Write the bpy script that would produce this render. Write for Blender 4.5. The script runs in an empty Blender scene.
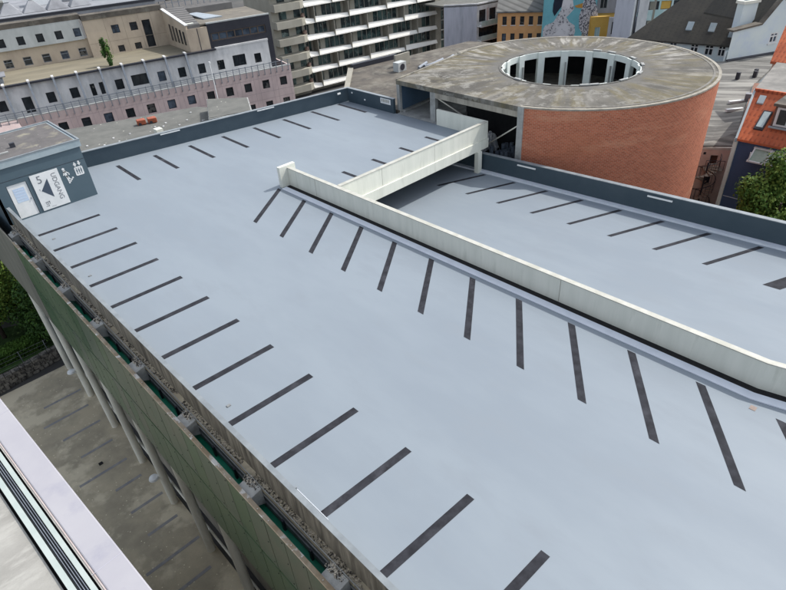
import bpy, math, random
from mathutils import Vector, Matrix, noise
R = math.radians
rnd = random.Random(7)
sc = bpy.context.scene
col = bpy.data.collections.new('scene'); sc.collection.children.link(col)
GZ = -12.6          # street level below the upper deck (deck = 0)

# ------------------------------------------------------------------ materials
MATS = {}
def mat(name, c1, c2=None, scale=1.0, rough=.85, bump=0.0, bscale=20.0, stretch=(1, 1, 1),
        lo=.38, hi=.62, c3=None, scale3=.15, lo3=.5, hi3=.7, metal=0.0, spec=.4, detail=6, speck=None, trans=0.0, rvar=0.0):
    m = bpy.data.materials.new(name); m.use_nodes = True
    nt = m.node_tree; N = nt.nodes; L = nt.links
    b = N['Principled BSDF']; b.inputs['Roughness'].default_value = rough
    b.inputs['Metallic'].default_value = metal; b.inputs['Specular IOR Level'].default_value = spec
    c2 = c2 or tuple(x * .82 for x in c1)
    tc = N.new('ShaderNodeTexCoord'); mp = N.new('ShaderNodeMapping'); mp.inputs['Scale'].default_value = stretch
    L.new(tc.outputs['Object'], mp.inputs['Vector'])
    def nz(s, d=detail):
        n = N.new('ShaderNodeTexNoise'); n.inputs['Scale'].default_value = s; n.inputs['Detail'].default_value = d
        n.inputs['Roughness'].default_value = .62
        L.new(mp.outputs[0], n.inputs['Vector']); return n
    def ramp(src, a, b_):
        r = N.new('ShaderNodeMapRange'); r.inputs[1].default_value = a; r.inputs[2].default_value = b_
        L.new(src, r.inputs[0]); return r
    def mix(fac, A, B):
        x = N.new('ShaderNodeMix'); x.data_type = 'RGBA'
        L.new(fac, x.inputs[0])
        for v, k in ((A, 6), (B, 7)):
            if isinstance(v, tuple): x.inputs[k].default_value = (*v, 1)
            else: L.new(v, x.inputs[k])
        return x.outputs[2]
    n1 = nz(scale); out = mix(ramp(n1.outputs[0], lo, hi).outputs[0], c1, c2)
    if c3: out = mix(ramp(nz(scale3).outputs[0], lo3, hi3).outputs[0], out, c3)
    if speck:
        v = N.new('ShaderNodeTexVoronoi'); v.inputs['Scale'].default_value = speck[1]
        L.new(mp.outputs[0], v.inputs['Vector'])
        out = mix(ramp(v.outputs['Distance'], speck[2], speck[2] * .6).outputs[0], out, speck[0])
    L.new(out, b.inputs['Base Color'])
    if rvar:
        r = N.new('ShaderNodeMapRange'); r.inputs[1].default_value = .35; r.inputs[2].default_value = .65
        r.inputs[3].default_value = rough - rvar; r.inputs[4].default_value = rough + rvar
        L.new(nz(scale * .5).outputs[0], r.inputs[0]); L.new(r.outputs[0], b.inputs['Roughness'])
    if bump:
        bn = N.new('ShaderNodeBump'); bn.inputs['Strength'].default_value = bump; bn.inputs['Distance'].default_value = .03
        L.new(nz(bscale, 4).outputs[0], bn.inputs['Height']); L.new(bn.outputs[0], b.inputs['Normal'])
    MATS[name] = m; return m

deckM = mat('deck_coating', (0.225, 0.263, 0.299), (0.204, 0.240, 0.277), .22, .56, .05, 60, stretch=(1.5, .5, 1), c3=(0.208, 0.241, 0.274), scale3=.9, lo3=.52, hi3=.75, rvar=.05, spec=.22)
deckL = mat('lower_deck_coating', (0.225, 0.263, 0.299), (0.204, 0.240, 0.277), .3, .56, .05, 60, stretch=(1.5, .5, 1), c3=(0.208, 0.241, 0.274), scale3=.7, rvar=.05, spec=.22)
lineM = mat('bay_marking', (.018, .019, .024), (.032, .034, .042), 3, .75, .1, 60, spec=.15, c3=(.05, .052, .062), scale3=1.2, lo3=.55, hi3=.7)
kerbM = mat('kerb_coating', (0.638, 0.682, 0.748), (0.583, 0.627, 0.693), 2, .5)
blackM = mat('gap_and_drain_black', (.008, .008, .010), (.015, .015, .016), 4, .9)  # black for the shade in open gaps, and for the drain cover
creamM = mat('cream_concrete_paint', (0.693, 0.702, 0.630), (0.630, 0.645, 0.575), 2.2, .6, .08, 30, stretch=(1, 1, .14), c3=(0.493, 0.510, 0.440), scale3=3.2, lo3=.56, hi3=.82, spec=.3)
capM = mat('cream_coping', (0.468, 0.468, 0.426), (0.386, 0.386, 0.337), 2.5, .6, .05, 30)
navyM = mat('dark_teal_paint', (0.034, 0.056, 0.075), (0.043, 0.066, 0.085), .8, .5, .05, 30)
navyT = mat('tower_cladding', (.062, .098, .122), (.072, .108, .132), .5, .45)
fasciaM = mat('zinc_fascia', (.30, .36, .39), (.25, .31, .34), 1.2, .45, c3=(.36, .42, .44), scale3=.5)
copM = mat('parapet_coping', (0.225, 0.252, 0.270), (0.171, 0.194, 0.211), 2, .45)
concM = mat('weathered_concrete', (0.363, 0.339, 0.290), (0.254, 0.236, 0.200), 1.6, .9, .4, 25, stretch=(1, 1, .25), c3=(0.139, 0.133, 0.115), scale3=1.1, lo3=.55, hi3=.75)
concL = mat('grey_concrete', (.36, .37, .36), (.27, .28, .275), 1.8, .85, .3, 30, c3=(.2, .2, .19), scale3=.9, lo3=.55, hi3=.8)
gravM = mat('gravel_ledge', (.62, .57, .48), (.05, .047, .042), 13, .95, 1.0, 14, lo=.46, hi=.53)
screenM = mat('green_glass_panel', (0.100, 0.166, 0.102), (0.128, 0.189, 0.116), .5, .35, c3=(0.161, 0.206, 0.131), scale3=.25, lo3=.4, hi3=.7, rvar=.08)
screenC = mat('beige_end_screen', (0.225, 0.217, 0.180), (0.165, 0.162, 0.135), .9, .7, .2, 20, stretch=(1, 1, .3))  # streaky grey-beige, unlike the green panels
rivM = mat('steel_button', (.55, .56, .54), None, 3, .4, metal=.4)
greenM = mat('green_wall_paint', (0.012, 0.300, 0.173), (0.009, 0.225, 0.128), 1.5, .45)
parM = mat('streaked_parapet_concrete', (.30, .28, .235), (.15, .138, .115), 4.5, .9, .35, 25, stretch=(1, 1, .12), c3=(.085, .08, .07), scale3=2.2, lo3=.52, hi3=.68, spec=.2)
darkM = mat('dark_interior', (.014, .015, .017), (.022, .023, .025), 2, .9)  # shade inside openings, put into a near-black colour
chanM = mat('grey_channel_steel', (.24, .255, .26), (.17, .185, .19), 2, .6, c3=(.09, .09, .09), scale3=1.2)
pipeM = mat('column_paint', (0.800, 0.786, 0.694), (0.706, 0.685, 0.605), 1.5, .6, stretch=(1, 1, .3), c3=(0.544, 0.524, 0.444), scale3=1.0, lo3=.55, hi3=.8)
courtM = mat('old_asphalt', (0.493, 0.432, 0.312), (0.354, 0.315, 0.235), .5, .95, .4, 30, c3=(0.617, 0.551, 0.408), scale3=.35, lo3=.5, hi3=.58, speck=((0.800, 0.763, 0.567), 3.5, .12))
markC = mat('asphalt_stripe', (0.237, 0.237, 0.251), (0.307, 0.302, 0.293), 3, .9)
groundM = mat('street_asphalt', (.075, .074, .072), (.055, .055, .055), .6, .95, .2, 20, c3=(.10, .098, .09), scale3=.05)
stoneM = mat('field_stone', (0.196, 0.181, 0.157), (0.054, 0.051, 0.047), 2.8, .95, 1.0, 5, lo=.42, hi=.58)
metalW = mat('white_sheet_coping', (0.360, 0.356, 0.381), (0.335, 0.331, 0.362), .9, .38, .04, 12, c3=(0.285, 0.286, 0.334), scale3=1.6, lo3=.58, hi3=.8)
pinkE = mat('pinkish_edge', (.44, .37, .35), (.50, .44, .42), 3, .6)
paleS = mat('pale_green_strip', (.40, .45, .43), (.35, .41, .39), 3, .4)
grooveM = mat('rail_rubber', (.055, .062, .066), (.035, .04, .042), 3, .6)
slabC = mat('balcony_concrete', (.33, .325, .30), (.26, .255, .235), .9, .75, .25, 20, c3=(.40, .395, .365), scale3=3.5, lo3=.5, hi3=.75, stretch=(.6, 1.6, 1))
whiteM = mat('white_board', (.68, .69, .69), (.60, .62, .62), 2, .5)
doorG = mat('door_glass', (.42, .52, .66), (.48, .58, .70), 3, .25)
signB = mat('sign_blue_black', (.05, .07, .10), (.05, .07, .10), 2, .5)
roofT = mat('tower_roof_felt', (.125, .118, .116), (.095, .09, .09), 1.5, .9, .3, 30, c3=(.26, .245, .19), scale3=.75, lo3=.55, hi3=.68, speck=((.45, .45, .43), 2.2, .07))
roofG = mat('roofing_felt', (0.142, 0.144, 0.133), (0.109, 0.112, 0.104), .8, .92, .2, 20, speck=((0.522, 0.513, 0.456), 1.1, .09))
roofBr = mat('mossy_gravel_roof', (0.126, 0.112, 0.093), (0.065, 0.059, 0.053), .55, .95, .5, 8, c3=(0.170, 0.161, 0.135), scale3=.9, lo3=.5, hi3=.7)
tanRoof = mat('lichen_terrace', (0.225, 0.203, 0.149), (0.178, 0.161, 0.117), .35, .95, .2, 8, stretch=(.4, 1.5, 1), c3=(0.145, 0.134, 0.104), scale3=.25)
pinkM = mat('pink_panel', (0.560, 0.454, 0.437), (0.482, 0.386, 0.373), .6, .75, stretch=(1, 1, .5), c3=(0.414, 0.336, 0.324), scale3=.7, lo3=.55, hi3=.8)
whitP = mat('white_panel', (0.627, 0.627, 0.627), (0.504, 0.510, 0.515), .9, .7, stretch=(1, 1, .4), c3=(0.370, 0.381, 0.392), scale3=.8, lo3=.52, hi3=.75)
greyP = mat('grey_panel', (0.448, 0.470, 0.465), (0.370, 0.392, 0.386), .9, .75, stretch=(1, 1, .4))
beigeM = mat('beige_panel', (0.470, 0.398, 0.308), (0.403, 0.336, 0.263), .6, .8, stretch=(1, 1, .5), c3=(0.325, 0.274, 0.213), scale3=.6, lo3=.55, hi3=.8)
tanM = mat('tan_panel', (.40, .385, .325), (.34, .325, .27), .5, .8, stretch=(1, 1, .5))
charM = mat('charcoal_sheet', (.022, .024, .034), (.028, .030, .040), 1, .5)
glassD = mat('dark_window_glass', (.012, .016, .020), (.03, .036, .042), .8, .12, spec=.6)
glassG = mat('curtained_glass', (0.072, 0.120, 0.115), (0.024, 0.035, 0.038), .55, .15, lo=.45, hi=.55, c3=(0.208, 0.272, 0.256), scale3=.9, lo3=.6, hi3=.64, spec=.6)
glassK = mat('curtained_dark_glass', (.012, .015, .018), (.10, .10, .095), 1.1, .2, lo=.52, hi=.56)
glassS = mat('sky_lit_glass', (.09, .12, .16), (.03, .04, .055), .8, .12)  # blue sky reflection put into the pane colour
steelM = mat('galvanised_rail', (.26, .29, .33), None, 3, .4, metal=.3)
bandM = mat('white_balcony_front', (.86, .85, .79), (.82, .81, .75), 1, .7)
finM = mat('balcony_divider', (.30, .285, .24), (.25, .24, .20), 1, .8)
metRoof = mat('grey_metal_roof', (.27, .28, .30), (.21, .22, .24), .5, .6, c3=(.15, .155, .17), scale3=.3)
blueM = mat('pale_blue_render', (0.600, 0.680, 0.680), (0.540, 0.630, 0.680), .5, .8, c3=(0.480, 0.555, 0.675), scale3=.5, lo3=.55, hi3=.8)
nblue = mat('navy_render', (.055, .092, .175), (.065, .105, .19), .5, .75, spec=.2)
_old = mat('navy_render_unused', (0.065, 0.095, 0.162), (0.080, 0.110, 0.180), .5, .75)
orangeM = mat('orange_render', (0.682, 0.374, 0.165), (0.605, 0.319, 0.138), .6, .8)
yellowM = mat('yellow_render', (0.578, 0.365, 0.085), (0.527, 0.323, 0.068), .6, .8)
roseM = mat('rose_render', (0.780, 0.645, 0.548), (0.705, 0.558, 0.470), .5, .85, c3=(0.587, 0.470, 0.392), scale3=.5)
turqM = mat('turquoise_paint', (0.169, 0.446, 0.500), (0.148, 0.400, 0.454), 1, .8)
figM = mat('figure_grey', (.56, .55, .56), (.14, .14, .16), 2.4, .8, lo=.55, hi=.575, detail=3, c3=(.66, .65, .66), scale3=.5, lo3=.5, hi3=.6)
birdM = mat('bird_grey', (.52, .51, .53), (.10, .10, .12), 3.6, .8, lo=.50, hi=.53, detail=3)
inkM = mat('ink_blue', (.014, .022, .040), None, 2, .8)
beakM = mat('beak_orange', (.55, .28, .06), None, 2, .8)
gblock = mat('blue_grey_render', (0.486, 0.499, 0.553), (0.405, 0.419, 0.472), 1.2, .85, stretch=(1, 1, .15), c3=(0.324, 0.338, 0.378), scale3=1.2, lo3=.55, hi3=.75)
glassB = mat('pale_glass_band', (.36, .52, .52), (.48, .60, .60), .7, .25, lo=.45, hi=.55)
redM = mat('red_plastic', (0.352, 0.096, 0.048), None, 2, .5)
wrapM = mat('blue_grey_wrap', (.15, .18, .22), (.08, .10, .13), 2.5, .5, .4, 6)
barkM = mat('bark', (.07, .055, .04), (.04, .03, .022), 5, .95, .5, 12)
waterW = mat('lamp_white', (.75, .77, .77), (.70, .72, .72), 3, .4)

def leafmat(name, a, b):
    m = mat(name, a, b, 1.6, .7, 0, lo=.4, hi=.6, spec=.2)
    return m
leafA = leafmat('leaf_mid_green', (0.076, 0.150, 0.025), (0.038, 0.088, 0.015))
leafB = leafmat('leaf_yellow_green', (0.138, 0.191, 0.033), (0.063, 0.115, 0.019))
leafC = leafmat('leaf_dark_green', (0.048, 0.105, 0.025), (0.029, 0.067, 0.017))
grassM = mat('court_grass', (0.053, 0.112, 0.027), (0.038, 0.075, 0.021), 2, .9, .5, 20)

def nodes_new(name, rough=.85):
    m = bpy.data.materials.new(name); m.use_nodes = True
    N = m.node_tree.nodes; L = m.node_tree.links; b = N['Principled BSDF']; b.inputs['Roughness'].default_value = rough; b.inputs['Specular IOR Level'].default_value = .2
    tc = N.new('ShaderNodeTexCoord'); sp = N.new('ShaderNodeSeparateXYZ'); L.new(tc.outputs['Object'], sp.inputs[0])
    return m, N, L, b, tc, sp
def mth(N, L, op, a, b=None):
    x = N.new('ShaderNodeMath'); x.operation = op
    for i, v in enumerate((a, b)):
        if v is None: continue
        if isinstance(v, (int, float)): x.inputs[i].default_value = v
        else: L.new(v, x.inputs[i])
    return x.outputs[0]
def comb(N, L, a, b, c=0.0):
    x = N.new('ShaderNodeCombineXYZ')
    for i, v in enumerate((a, b, c)):
        if isinstance(v, (int, float)): x.inputs[i].default_value = v
        else: L.new(v, x.inputs[i])
    return x.outputs[0]
def mixc(N, L, f, A, B, mode='MIX'):
    x = N.new('ShaderNodeMix'); x.data_type = 'RGBA'; x.blend_type = mode
    if isinstance(f, (int, float)): x.inputs[0].default_value = f
    else: L.new(f, x.inputs[0])
    for v, k in ((A, 6), (B, 7)):
        if isinstance(v, tuple): x.inputs[k].default_value = (*v, 1)
        else: L.new(v, x.inputs[k])
    return x.outputs[2]
def rng(N, L, s, a, b, c=0., d=1.):
    r = N.new('ShaderNodeMapRange'); L.new(s, r.inputs[0])
    for i, v in enumerate((a, b, c, d)): r.inputs[i + 1].default_value = v
    return r.outputs[0]
def noi(N, L, vec, s, d=5, ro=.6):
    n = N.new('ShaderNodeTexNoise'); n.inputs['Scale'].default_value = s; n.inputs['Detail'].default_value = d; n.inputs['Roughness'].default_value = ro
    L.new(vec, n.inputs['Vector']); return n.outputs[0]

# brick drum: bricks wrapped round the cylinder
brickM, N, L, b, tc, sp = nodes_new('red_brick', .85)
u = mth(N, L, 'MULTIPLY', mth(N, L, 'ARCTAN2', sp.outputs[1], sp.outputs[0]), 9.6)
vec = comb(N, L, u, sp.outputs[2])
bt = N.new('ShaderNodeTexBrick'); L.new(vec, bt.inputs['Vector']); bt.inputs['Scale'].default_value = 1
bt.inputs['Brick Width'].default_value = .25; bt.inputs['Row Height'].default_value = .105; bt.inputs['Mortar Size'].default_value = .016
bt.inputs['Color1'].default_value = (.46, .140, .078, 1); bt.inputs['Color2'].default_value = (.32, .090, .050, 1); bt.inputs['Mortar'].default_value = (.44, .24, .16, 1)
bt.inputs['Mortar Smooth'].default_value = .3; bt.inputs['Bias'].default_value = .0
big = rng(N, L, noi(N, L, vec, .35, 6), .35, .65)
c = mixc(N, L, rng(N, L, noi(N, L, vec, .35, 6), .5, .75, 0, .4), bt.outputs['Color'], (.40, .15, .08))
c = mixc(N, L, rng(N, L, noi(N, L, comb(N, L, mth(N, L, 'MULTIPLY', u, .25), sp.outputs[2]), .5, 5), .56, .72, 0, .55), c, (.60, .33, .21))
L.new(c, b.inputs['Base Color'])
bp = N.new('ShaderNodeBump'); bp.inputs['Strength'].default_value = .5; bp.inputs['Distance'].default_value = .02; bp.invert = True
L.new(bt.outputs['Fac'], bp.inputs['Height']); L.new(bp.outputs[0], b.inputs['Normal'])

# drum roof: lichen streaks that run out from the central opening
slabM, N, L, b, tc, sp = nodes_new('lichen_roof_concrete', .95)
ang = mth(N, L, 'ARCTAN2', sp.outputs[1], sp.outputs[0])
rad = mth(N, L, 'SQRT', mth(N, L, 'ADD', mth(N, L, 'POWER', sp.outputs[0], 2), mth(N, L, 'POWER', sp.outputs[1], 2)))
pol = comb(N, L, mth(N, L, 'MULTIPLY', mth(N, L, 'ABSOLUTE', ang), 12.), mth(N, L, 'MULTIPLY', rad, .30))
base = mixc(N, L, rng(N, L, noi(N, L, tc.outputs['Object'], .5, 8, .7), .4, .62), (.090, .086, .077), (.150, .143, .127))
base = mixc(N, L, rng(N, L, noi(N, L, pol, .55, 6, .6), .46, .60, 0, .75), base, (.145, .126, .075))
wr = rng(N, L, rad, 5.6, 7.2)
st = mth(N, L, 'MULTIPLY', rng(N, L, noi(N, L, pol, .95, 6, .65), .50, .60), wr)
st = mth(N, L, 'MULTIPLY', st, rng(N, L, mth(N, L, 'ADD', sp.outputs[0], mth(N, L, 'MULTIPLY', sp.outputs[1], .6)), -4.5, 1.5, .35, 1))
base = mixc(N, L, mth(N, L, 'MULTIPLY', st, .68), base, (.38, .37, .34))
base = mixc(N, L, rng(N, L, noi(N, L, tc.outputs['Object'], .9, 8, .75), .5, .66, 0, .5), base, (.085, .08, .07))
# plain grey collar round the opening
collar = rng(N, L, mth(N, L, 'ADD', rad, mth(N, L, 'MULTIPLY', noi(N, L, tc.outputs['Object'], .6, 5), 1.6)), 6.9, 6.2)
base = mixc(N, L, mth(N, L, 'MULTIPLY', collar, .8), base, (.135, .132, .124))
dk = rng(N, L, noi(N, L, tc.outputs['Object'], .28, 6, .65), .56, .68)
left = rng(N, L, sp.outputs[0], -2.0, -5.5)
base = mixc(N, L, mth(N, L, 'MULTIPLY', mth(N, L, 'MULTIPLY', dk, left), .85), base, (.060, .057, .052))
ws = mth(N, L, 'MULTIPLY', rng(N, L, noi(N, L, tc.outputs['Object'], 1.1, 8, .75), .52, .60), left)
base = mixc(N, L, mth(N, L, 'MULTIPLY', ws, .6), base, (.29, .285, .26))
L.new(base, b.inputs['Base Color'])
bp = N.new('ShaderNodeBump'); bp.inputs['Strength'].default_value = .5; bp.inputs['Distance'].default_value = .05
L.new(noi(N, L, tc.outputs['Object'], 6, 5), bp.inputs['Height']); L.new(bp.outputs[0], b.inputs['Normal'])

def ridged(name, ca, cb, per, axis, wob=0.0, rough=.8, per2=0, bump=.6, cdark=None, stain=None, sv=(.2, 1)):
    # ribs at period `per` metres along a local axis (0/1/2)
    m, N, L, b, tc, sp = nodes_new(name, rough)
    w = mth(N, L, 'SINE', mth(N, L, 'MULTIPLY', sp.outputs[axis], 6.2832 / per))
    h = rng(N, L, w, -1, 1)
    c = mixc(N, L, rng(N, L, noi(N, L, tc.outputs['Object'], .5, 7, .65), .36, .64), ca, cb)
    if per2:
        w2 = mth(N, L, 'FRACT', mth(N, L, 'MULTIPLY', sp.outputs[1 if axis == 0 else 0], 1 / per2))
        h = mth(N, L, 'ADD', mth(N, L, 'MULTIPLY', h, .6), mth(N, L, 'MULTIPLY', w2, .6))
    c = mixc(N, L, rng(N, L, h, .45, .05, 0, .75), c, cdark or tuple(x * .45 for x in ca))
    if stain: c = mixc(N, L, rng(N, L, noi(N, L, comb(N, L, mth(N, L, 'MULTIPLY', sp.outputs[0], sv[0]), mth(N, L, 'MULTIPLY', sp.outputs[1], sv[1])), .6, 6), .48, .6, 0, .85), c, stain)
    L.new(c, b.inputs['Base Color'])
    bp = N.new('ShaderNodeBump'); bp.inputs['Strength'].default_value = bump; bp.inputs['Distance'].default_value = .06
    L.new(h, bp.inputs['Height']); L.new(bp.outputs[0], b.inputs['Normal']); return m
tileM = ridged('red_roof_tiles', (0.526, 0.148, 0.066), (0.364, 0.100, 0.050), .32, 1, per2=.42, cdark=(0.202, 0.058, 0.035))
tileO = ridged('orange_roof_tiles', (0.558, 0.180, 0.090), (0.450, 0.135, 0.072), .4, 1, per2=.5, cdark=(0.270, 0.081, 0.045))
slateM = ridged('dark_slate', (0.074, 0.070, 0.059), (0.056, 0.054, 0.049), .7, 1, per2=.35, bump=.25, cdark=(0.050, 0.049, 0.045))
corrM = ridged('corrugated_grey_roof', (.165, .162, .150), (.10, .098, .092), 1.05, 0, bump=.35, cdark=(.10, .098, .092), stain=(.30, .295, .27), sv=(1, .12))
greyRoof = ridged('grey_seam_roof', (.19, .19, .18), (.15, .15, .145), 1.2, 0, bump=.3)
louvM = ridged('roof_louvres', (.17, .165, .16), (.13, .13, .13), .9, 1, bump=.8, cdark=(.03, .03, .03))

# ------------------------------------------------------------------ mesh helpers
class MB:
    """collects faces in world coordinates (through an optional frame) and links them as ONE mesh object"""
    def __init__(s, frame=None): s.v = []; s.f = []; s.F = frame or Matrix.Identity(4)
    def add(s, vs, fs):
        n = len(s.v); s.v += [s.F @ Vector(p) for p in vs]; s.f += [tuple(i + n for i in f) for f in fs]; return s
    def box(s, x0, x1, y0, y1, z0, z1):
        x0, x1 = sorted((x0, x1)); y0, y1 = sorted((y0, y1)); z0, z1 = sorted((z0, z1))
        return s.add([(x0, y0, z0), (x1, y0, z0), (x1, y1, z0), (x0, y1, z0), (x0, y0, z1), (x1, y0, z1), (x1, y1, z1), (x0, y1, z1)],
              [(0, 3, 2, 1), (4, 5, 6, 7), (0, 1, 5, 4), (1, 2, 6, 5), (2, 3, 7, 6), (3, 0, 4, 7)])
    def prism(s, pts, z0, z1):     # pts ccw plan; z0,z1 numbers or functions
        n = len(pts); g = lambda z, p: z(p) if callable(z) else z
        vs = [(p[0], p[1], g(z0, p)) for p in pts] + [(p[0], p[1], g(z1, p)) for p in pts]
        fs = [tuple(range(n - 1, -1, -1)), tuple(range(n, 2 * n))] + [(i, (i + 1) % n, n + (i + 1) % n, n + i) for i in range(n)]
        return s.add(vs, fs)
    def slab(s, pts, t):           # 3-D polygon (ccw from outside) given thickness t downwards along z
        n = len(pts); vs = [tuple(p) for p in pts] + [(p[0], p[1], p[2] - t) for p in pts]
        return s.add(vs, [tuple(range(n)), tuple(range(2 * n - 1, n - 1, -1))] + [(i, n + i, n + (i + 1) % n, (i + 1) % n) for i in range(n)])
    def tube(s, a, b, r0, r1=None, n=14, cap=True):
        a = Vector(a); b = Vector(b); r1 = r0 if r1 is None else r1
        d = (b - a).normalized(); q = d.to_track_quat('Z', 'Y'); vs = []
        for P, r in ((a, r0), (b, r1)):
            for i in range(n):
                t = 2 * math.pi * i / n; vs.append(P + q @ Vector((r * math.cos(t), r * math.sin(t), 0)))
        fs = [(i, (i + 1) % n, n + (i + 1) % n, n + i) for i in range(n)]
        if cap: fs += [tuple(range(n - 1, -1, -1)), tuple(range(n, 2 * n))]
        return s.add(vs, fs)
    def wall(s, s0, s1, z0, z1, holes, d=.3, y=0):
        """front face in plane y (facing -y) with real openings and reveals, thickness d"""
        S = sorted({s0, s1, *[h[0] for h in holes], *[h[1] for h in holes]}); S = [q for q in S if s0 - 1e-6 <= q <= s1 + 1e-6]
        Z = sorted({z0, z1, *[h[2] for h in holes], *[h[3] for h in holes]}); Z = [q for q in Z if z0 - 1e-6 <= q <= z1 + 1e-6]
        hol = lambda a, c: any(h[0] - 1e-6 < a < h[1] + 1e-6 and h[2] - 1e-6 < c < h[3] + 1e-6 for h in holes)
        for j in range(len(Z) - 1):
            zc = (Z[j] + Z[j + 1]) / 2; run = None
            for i in range(len(S) - 1):
                solid = not hol((S[i] + S[i + 1]) / 2, zc)
                if solid and run is None: run = S[i]
                if run is not None and (not solid or i == len(S) - 2):
                    e = S[i + 1] if solid else S[i]
                    s.add([(run, y, Z[j]), (e, y, Z[j]), (e, y, Z[j + 1]), (run, y, Z[j + 1])], [(0, 1, 2, 3)]); run = None
        for h in holes:
            a, b_, c, e = h
            s.add([(a, y, c), (b_, y, c), (b_, y, e), (a, y, e), (a, y + d, c), (b_, y + d, c), (b_, y + d, e), (a, y + d, e)],
                  [(0, 4, 5, 1), (3, 2, 6, 7), (0, 3, 7, 4), (1, 5, 6, 2)])
        return s
    def build(s, name, m, parent=None, bevel=0, smooth=False, extra=()):
        M = Matrix.Identity(4); marks = [(len(s.f), 0)]
        for k_, (e_, em) in enumerate(extra):
            n_ = len(s.v); s.v += e_.v; s.f += [tuple(i + n_ for i in f) for f in e_.f]; marks.append((len(s.f), k_ + 1))
        if parent is not None: M = WM[parent.name].inverted()
        me = bpy.data.meshes.new(name); me.from_pydata([tuple(M @ p) for p in s.v], [], s.f); me.validate()
        me.materials.append(m)
        if extra:
            for e_, em in extra: me.materials.append(em)
            for q_, p_ in enumerate(me.polygons):
                for lim, k_ in marks:
                    if q_ < lim: p_.material_index = k_; break
        o = bpy.data.objects.new(name, me); col.objects.link(o)
        if parent is not None: o.parent = parent; WM[o.name] = WM[parent.name]
        else: WM[o.name] = Matrix.Identity(4)
        if bevel:
            bv = o.modifiers.new('b', 'BEVEL'); bv.width = bevel; bv.segments = 2; bv.limit_method = 'ANGLE'
        if smooth:
            for p in me.polygons: p.use_smooth = True
            me.set_sharp_from_angle(angle=R(35))
        return o
WM = {}
def thing(name, label, cat, loc=(0, 0, 0), rz=0, group=None):
    o = bpy.data.objects.new(name, None); col.objects.link(o); o.empty_display_size = .5
    o.location = loc; o.rotation_euler = (0, 0, rz); o['label'] = label; o['category'] = cat
    if group: o['group'] = group
    WM[o.name] = Matrix.Translation(loc) @ Matrix.Rotation(rz, 4, 'Z'); return o
def tag(o, label, cat, group=None):
    o['label'] = label; o['category'] = cat
    if group: o['group'] = group
    return o
def struct(o): o['kind'] = 'structure'; return o
def frame(x, y, deg, z=0): return Matrix.Translation((x, y, z)) @ Matrix.Rotation(R(deg), 4, 'Z')

# ------------------------------------------------------------------ world, camera, light
w = bpy.data.worlds.new('World'); sc.world = w; w.use_nodes = True
nt = w.node_tree; sky = nt.nodes.new('ShaderNodeTexSky'); sky.sky_type = 'NISHITA'; sky.sun_disc = False
EL, AZX, AZY = 50.0, .954, -.298         # the sun stands over the +x, slightly -y side
sky.sun_elevation = R(EL); sky.sun_rotation = math.atan2(AZX, AZY)
sky.dust_density = 2.0; sky.air_density = 1.0
bg = nt.nodes['Background']; bg.inputs[1].default_value = .15; hs_ = nt.nodes.new('ShaderNodeHueSaturation'); hs_.inputs['Saturation'].default_value = .42; nt.links.new(sky.outputs[0], hs_.inputs['Color']); nt.links.new(hs_.outputs[0], bg.inputs[0])
sd = bpy.data.lights.new('sun', 'SUN'); sd.energy = 2.1; sd.angle = R(.53); sd.color = (1, .955, .89)
so = bpy.data.objects.new('sun', sd); col.objects.link(so)
sv = Vector((AZX * math.cos(R(EL)), AZY * math.cos(R(EL)), math.sin(R(EL))))
so.rotation_euler = sv.to_track_quat('Z', 'Y').to_euler(); so.location = (40, -10, 60)
cd = bpy.data.cameras.new('camera'); cam = bpy.data.objects.new('camera', cd); col.objects.link(cam); sc.camera = cam
cd.sensor_width = 36; cd.lens = 577.8 / 786 * 36; cd.clip_end = 2000; cd.clip_start = .1
p, r = .6136, -.0746
yaw = (.666, .746)
Fw = Vector((yaw[0] * math.cos(p), yaw[1] * math.cos(p), -math.sin(p))).normalized()
R0 = Vector((yaw[1], -yaw[0], 0)).normalized(); U0 = R0.cross(Fw)
Rv = math.cos(r) * R0 + math.sin(r) * U0; Uv = -math.sin(r) * R0 + math.cos(r) * U0
Mx = Matrix((Rv, Uv, -Fw)).transposed().to_4x4(); Mx.translation = (0, 0, 13.96); cam.matrix_world = Mx
sc.view_settings.view_transform = 'Standard'; sc.view_settings.look = 'None'; sc.view_settings.gamma = 1; sc.view_settings.exposure = .8
sc.cycles.max_bounces = 6

# ------------------------------------------------------------------ ground
def gz(x, y):
    t = min(1, max(0, (x * .5 + y * .9 - 70) / 30)); return GZ - .02 - 5.5 * t * t * (3 - 2 * t)
vs, fs = [], []
GX = [-1500, -400, -120] + list(range(-60, 201, 10)) + [260, 500, 1500]; GY = [-1500, -400, -120] + list(range(-60, 201, 10)) + [260, 500, 1500]
for y in GY:
    for x in GX: vs.append((x, y, gz(x, y)))
n = len(GX)
for j in range(len(GY) - 1):
    for i in range(n - 1): fs.append((j * n + i, j * n + i + 1, (j + 1) * n + i + 1, (j + 1) * n + i))
struct(MB().add(vs, fs).build('ground', groundM))
struct(MB().box(-6, 3.95, -6, 39.8, GZ - .3, GZ + .01).build('courtyard', courtM))
for (x0, x1, y) in [(1.0, 3.4, 36.3), (.4, 3.2, 34.4), (.9, 3.2, 32.4), (1.2, 3.1, 30.2), (.36, 3.1, 28.1), (1.7, 3.2, 26.3), (1.7, 3.5, 24.25), (1.75, 3.4, 22.3), (.74, 3.6, 20.3), (1.5, 3.2, 18.4), (1.5, 3.2, 16.3), (1.5, 3.2, 14.2)]:
    struct(MB().box(x0, x1, y - .09, y + .09, GZ + .012, GZ + .018).build('courtyard_stripe', markC))
dr = MB().tube((2.35, 26.2 + 2.6, GZ + .015), (2.35, 28.8, GZ + .03), .0, .0)
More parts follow.
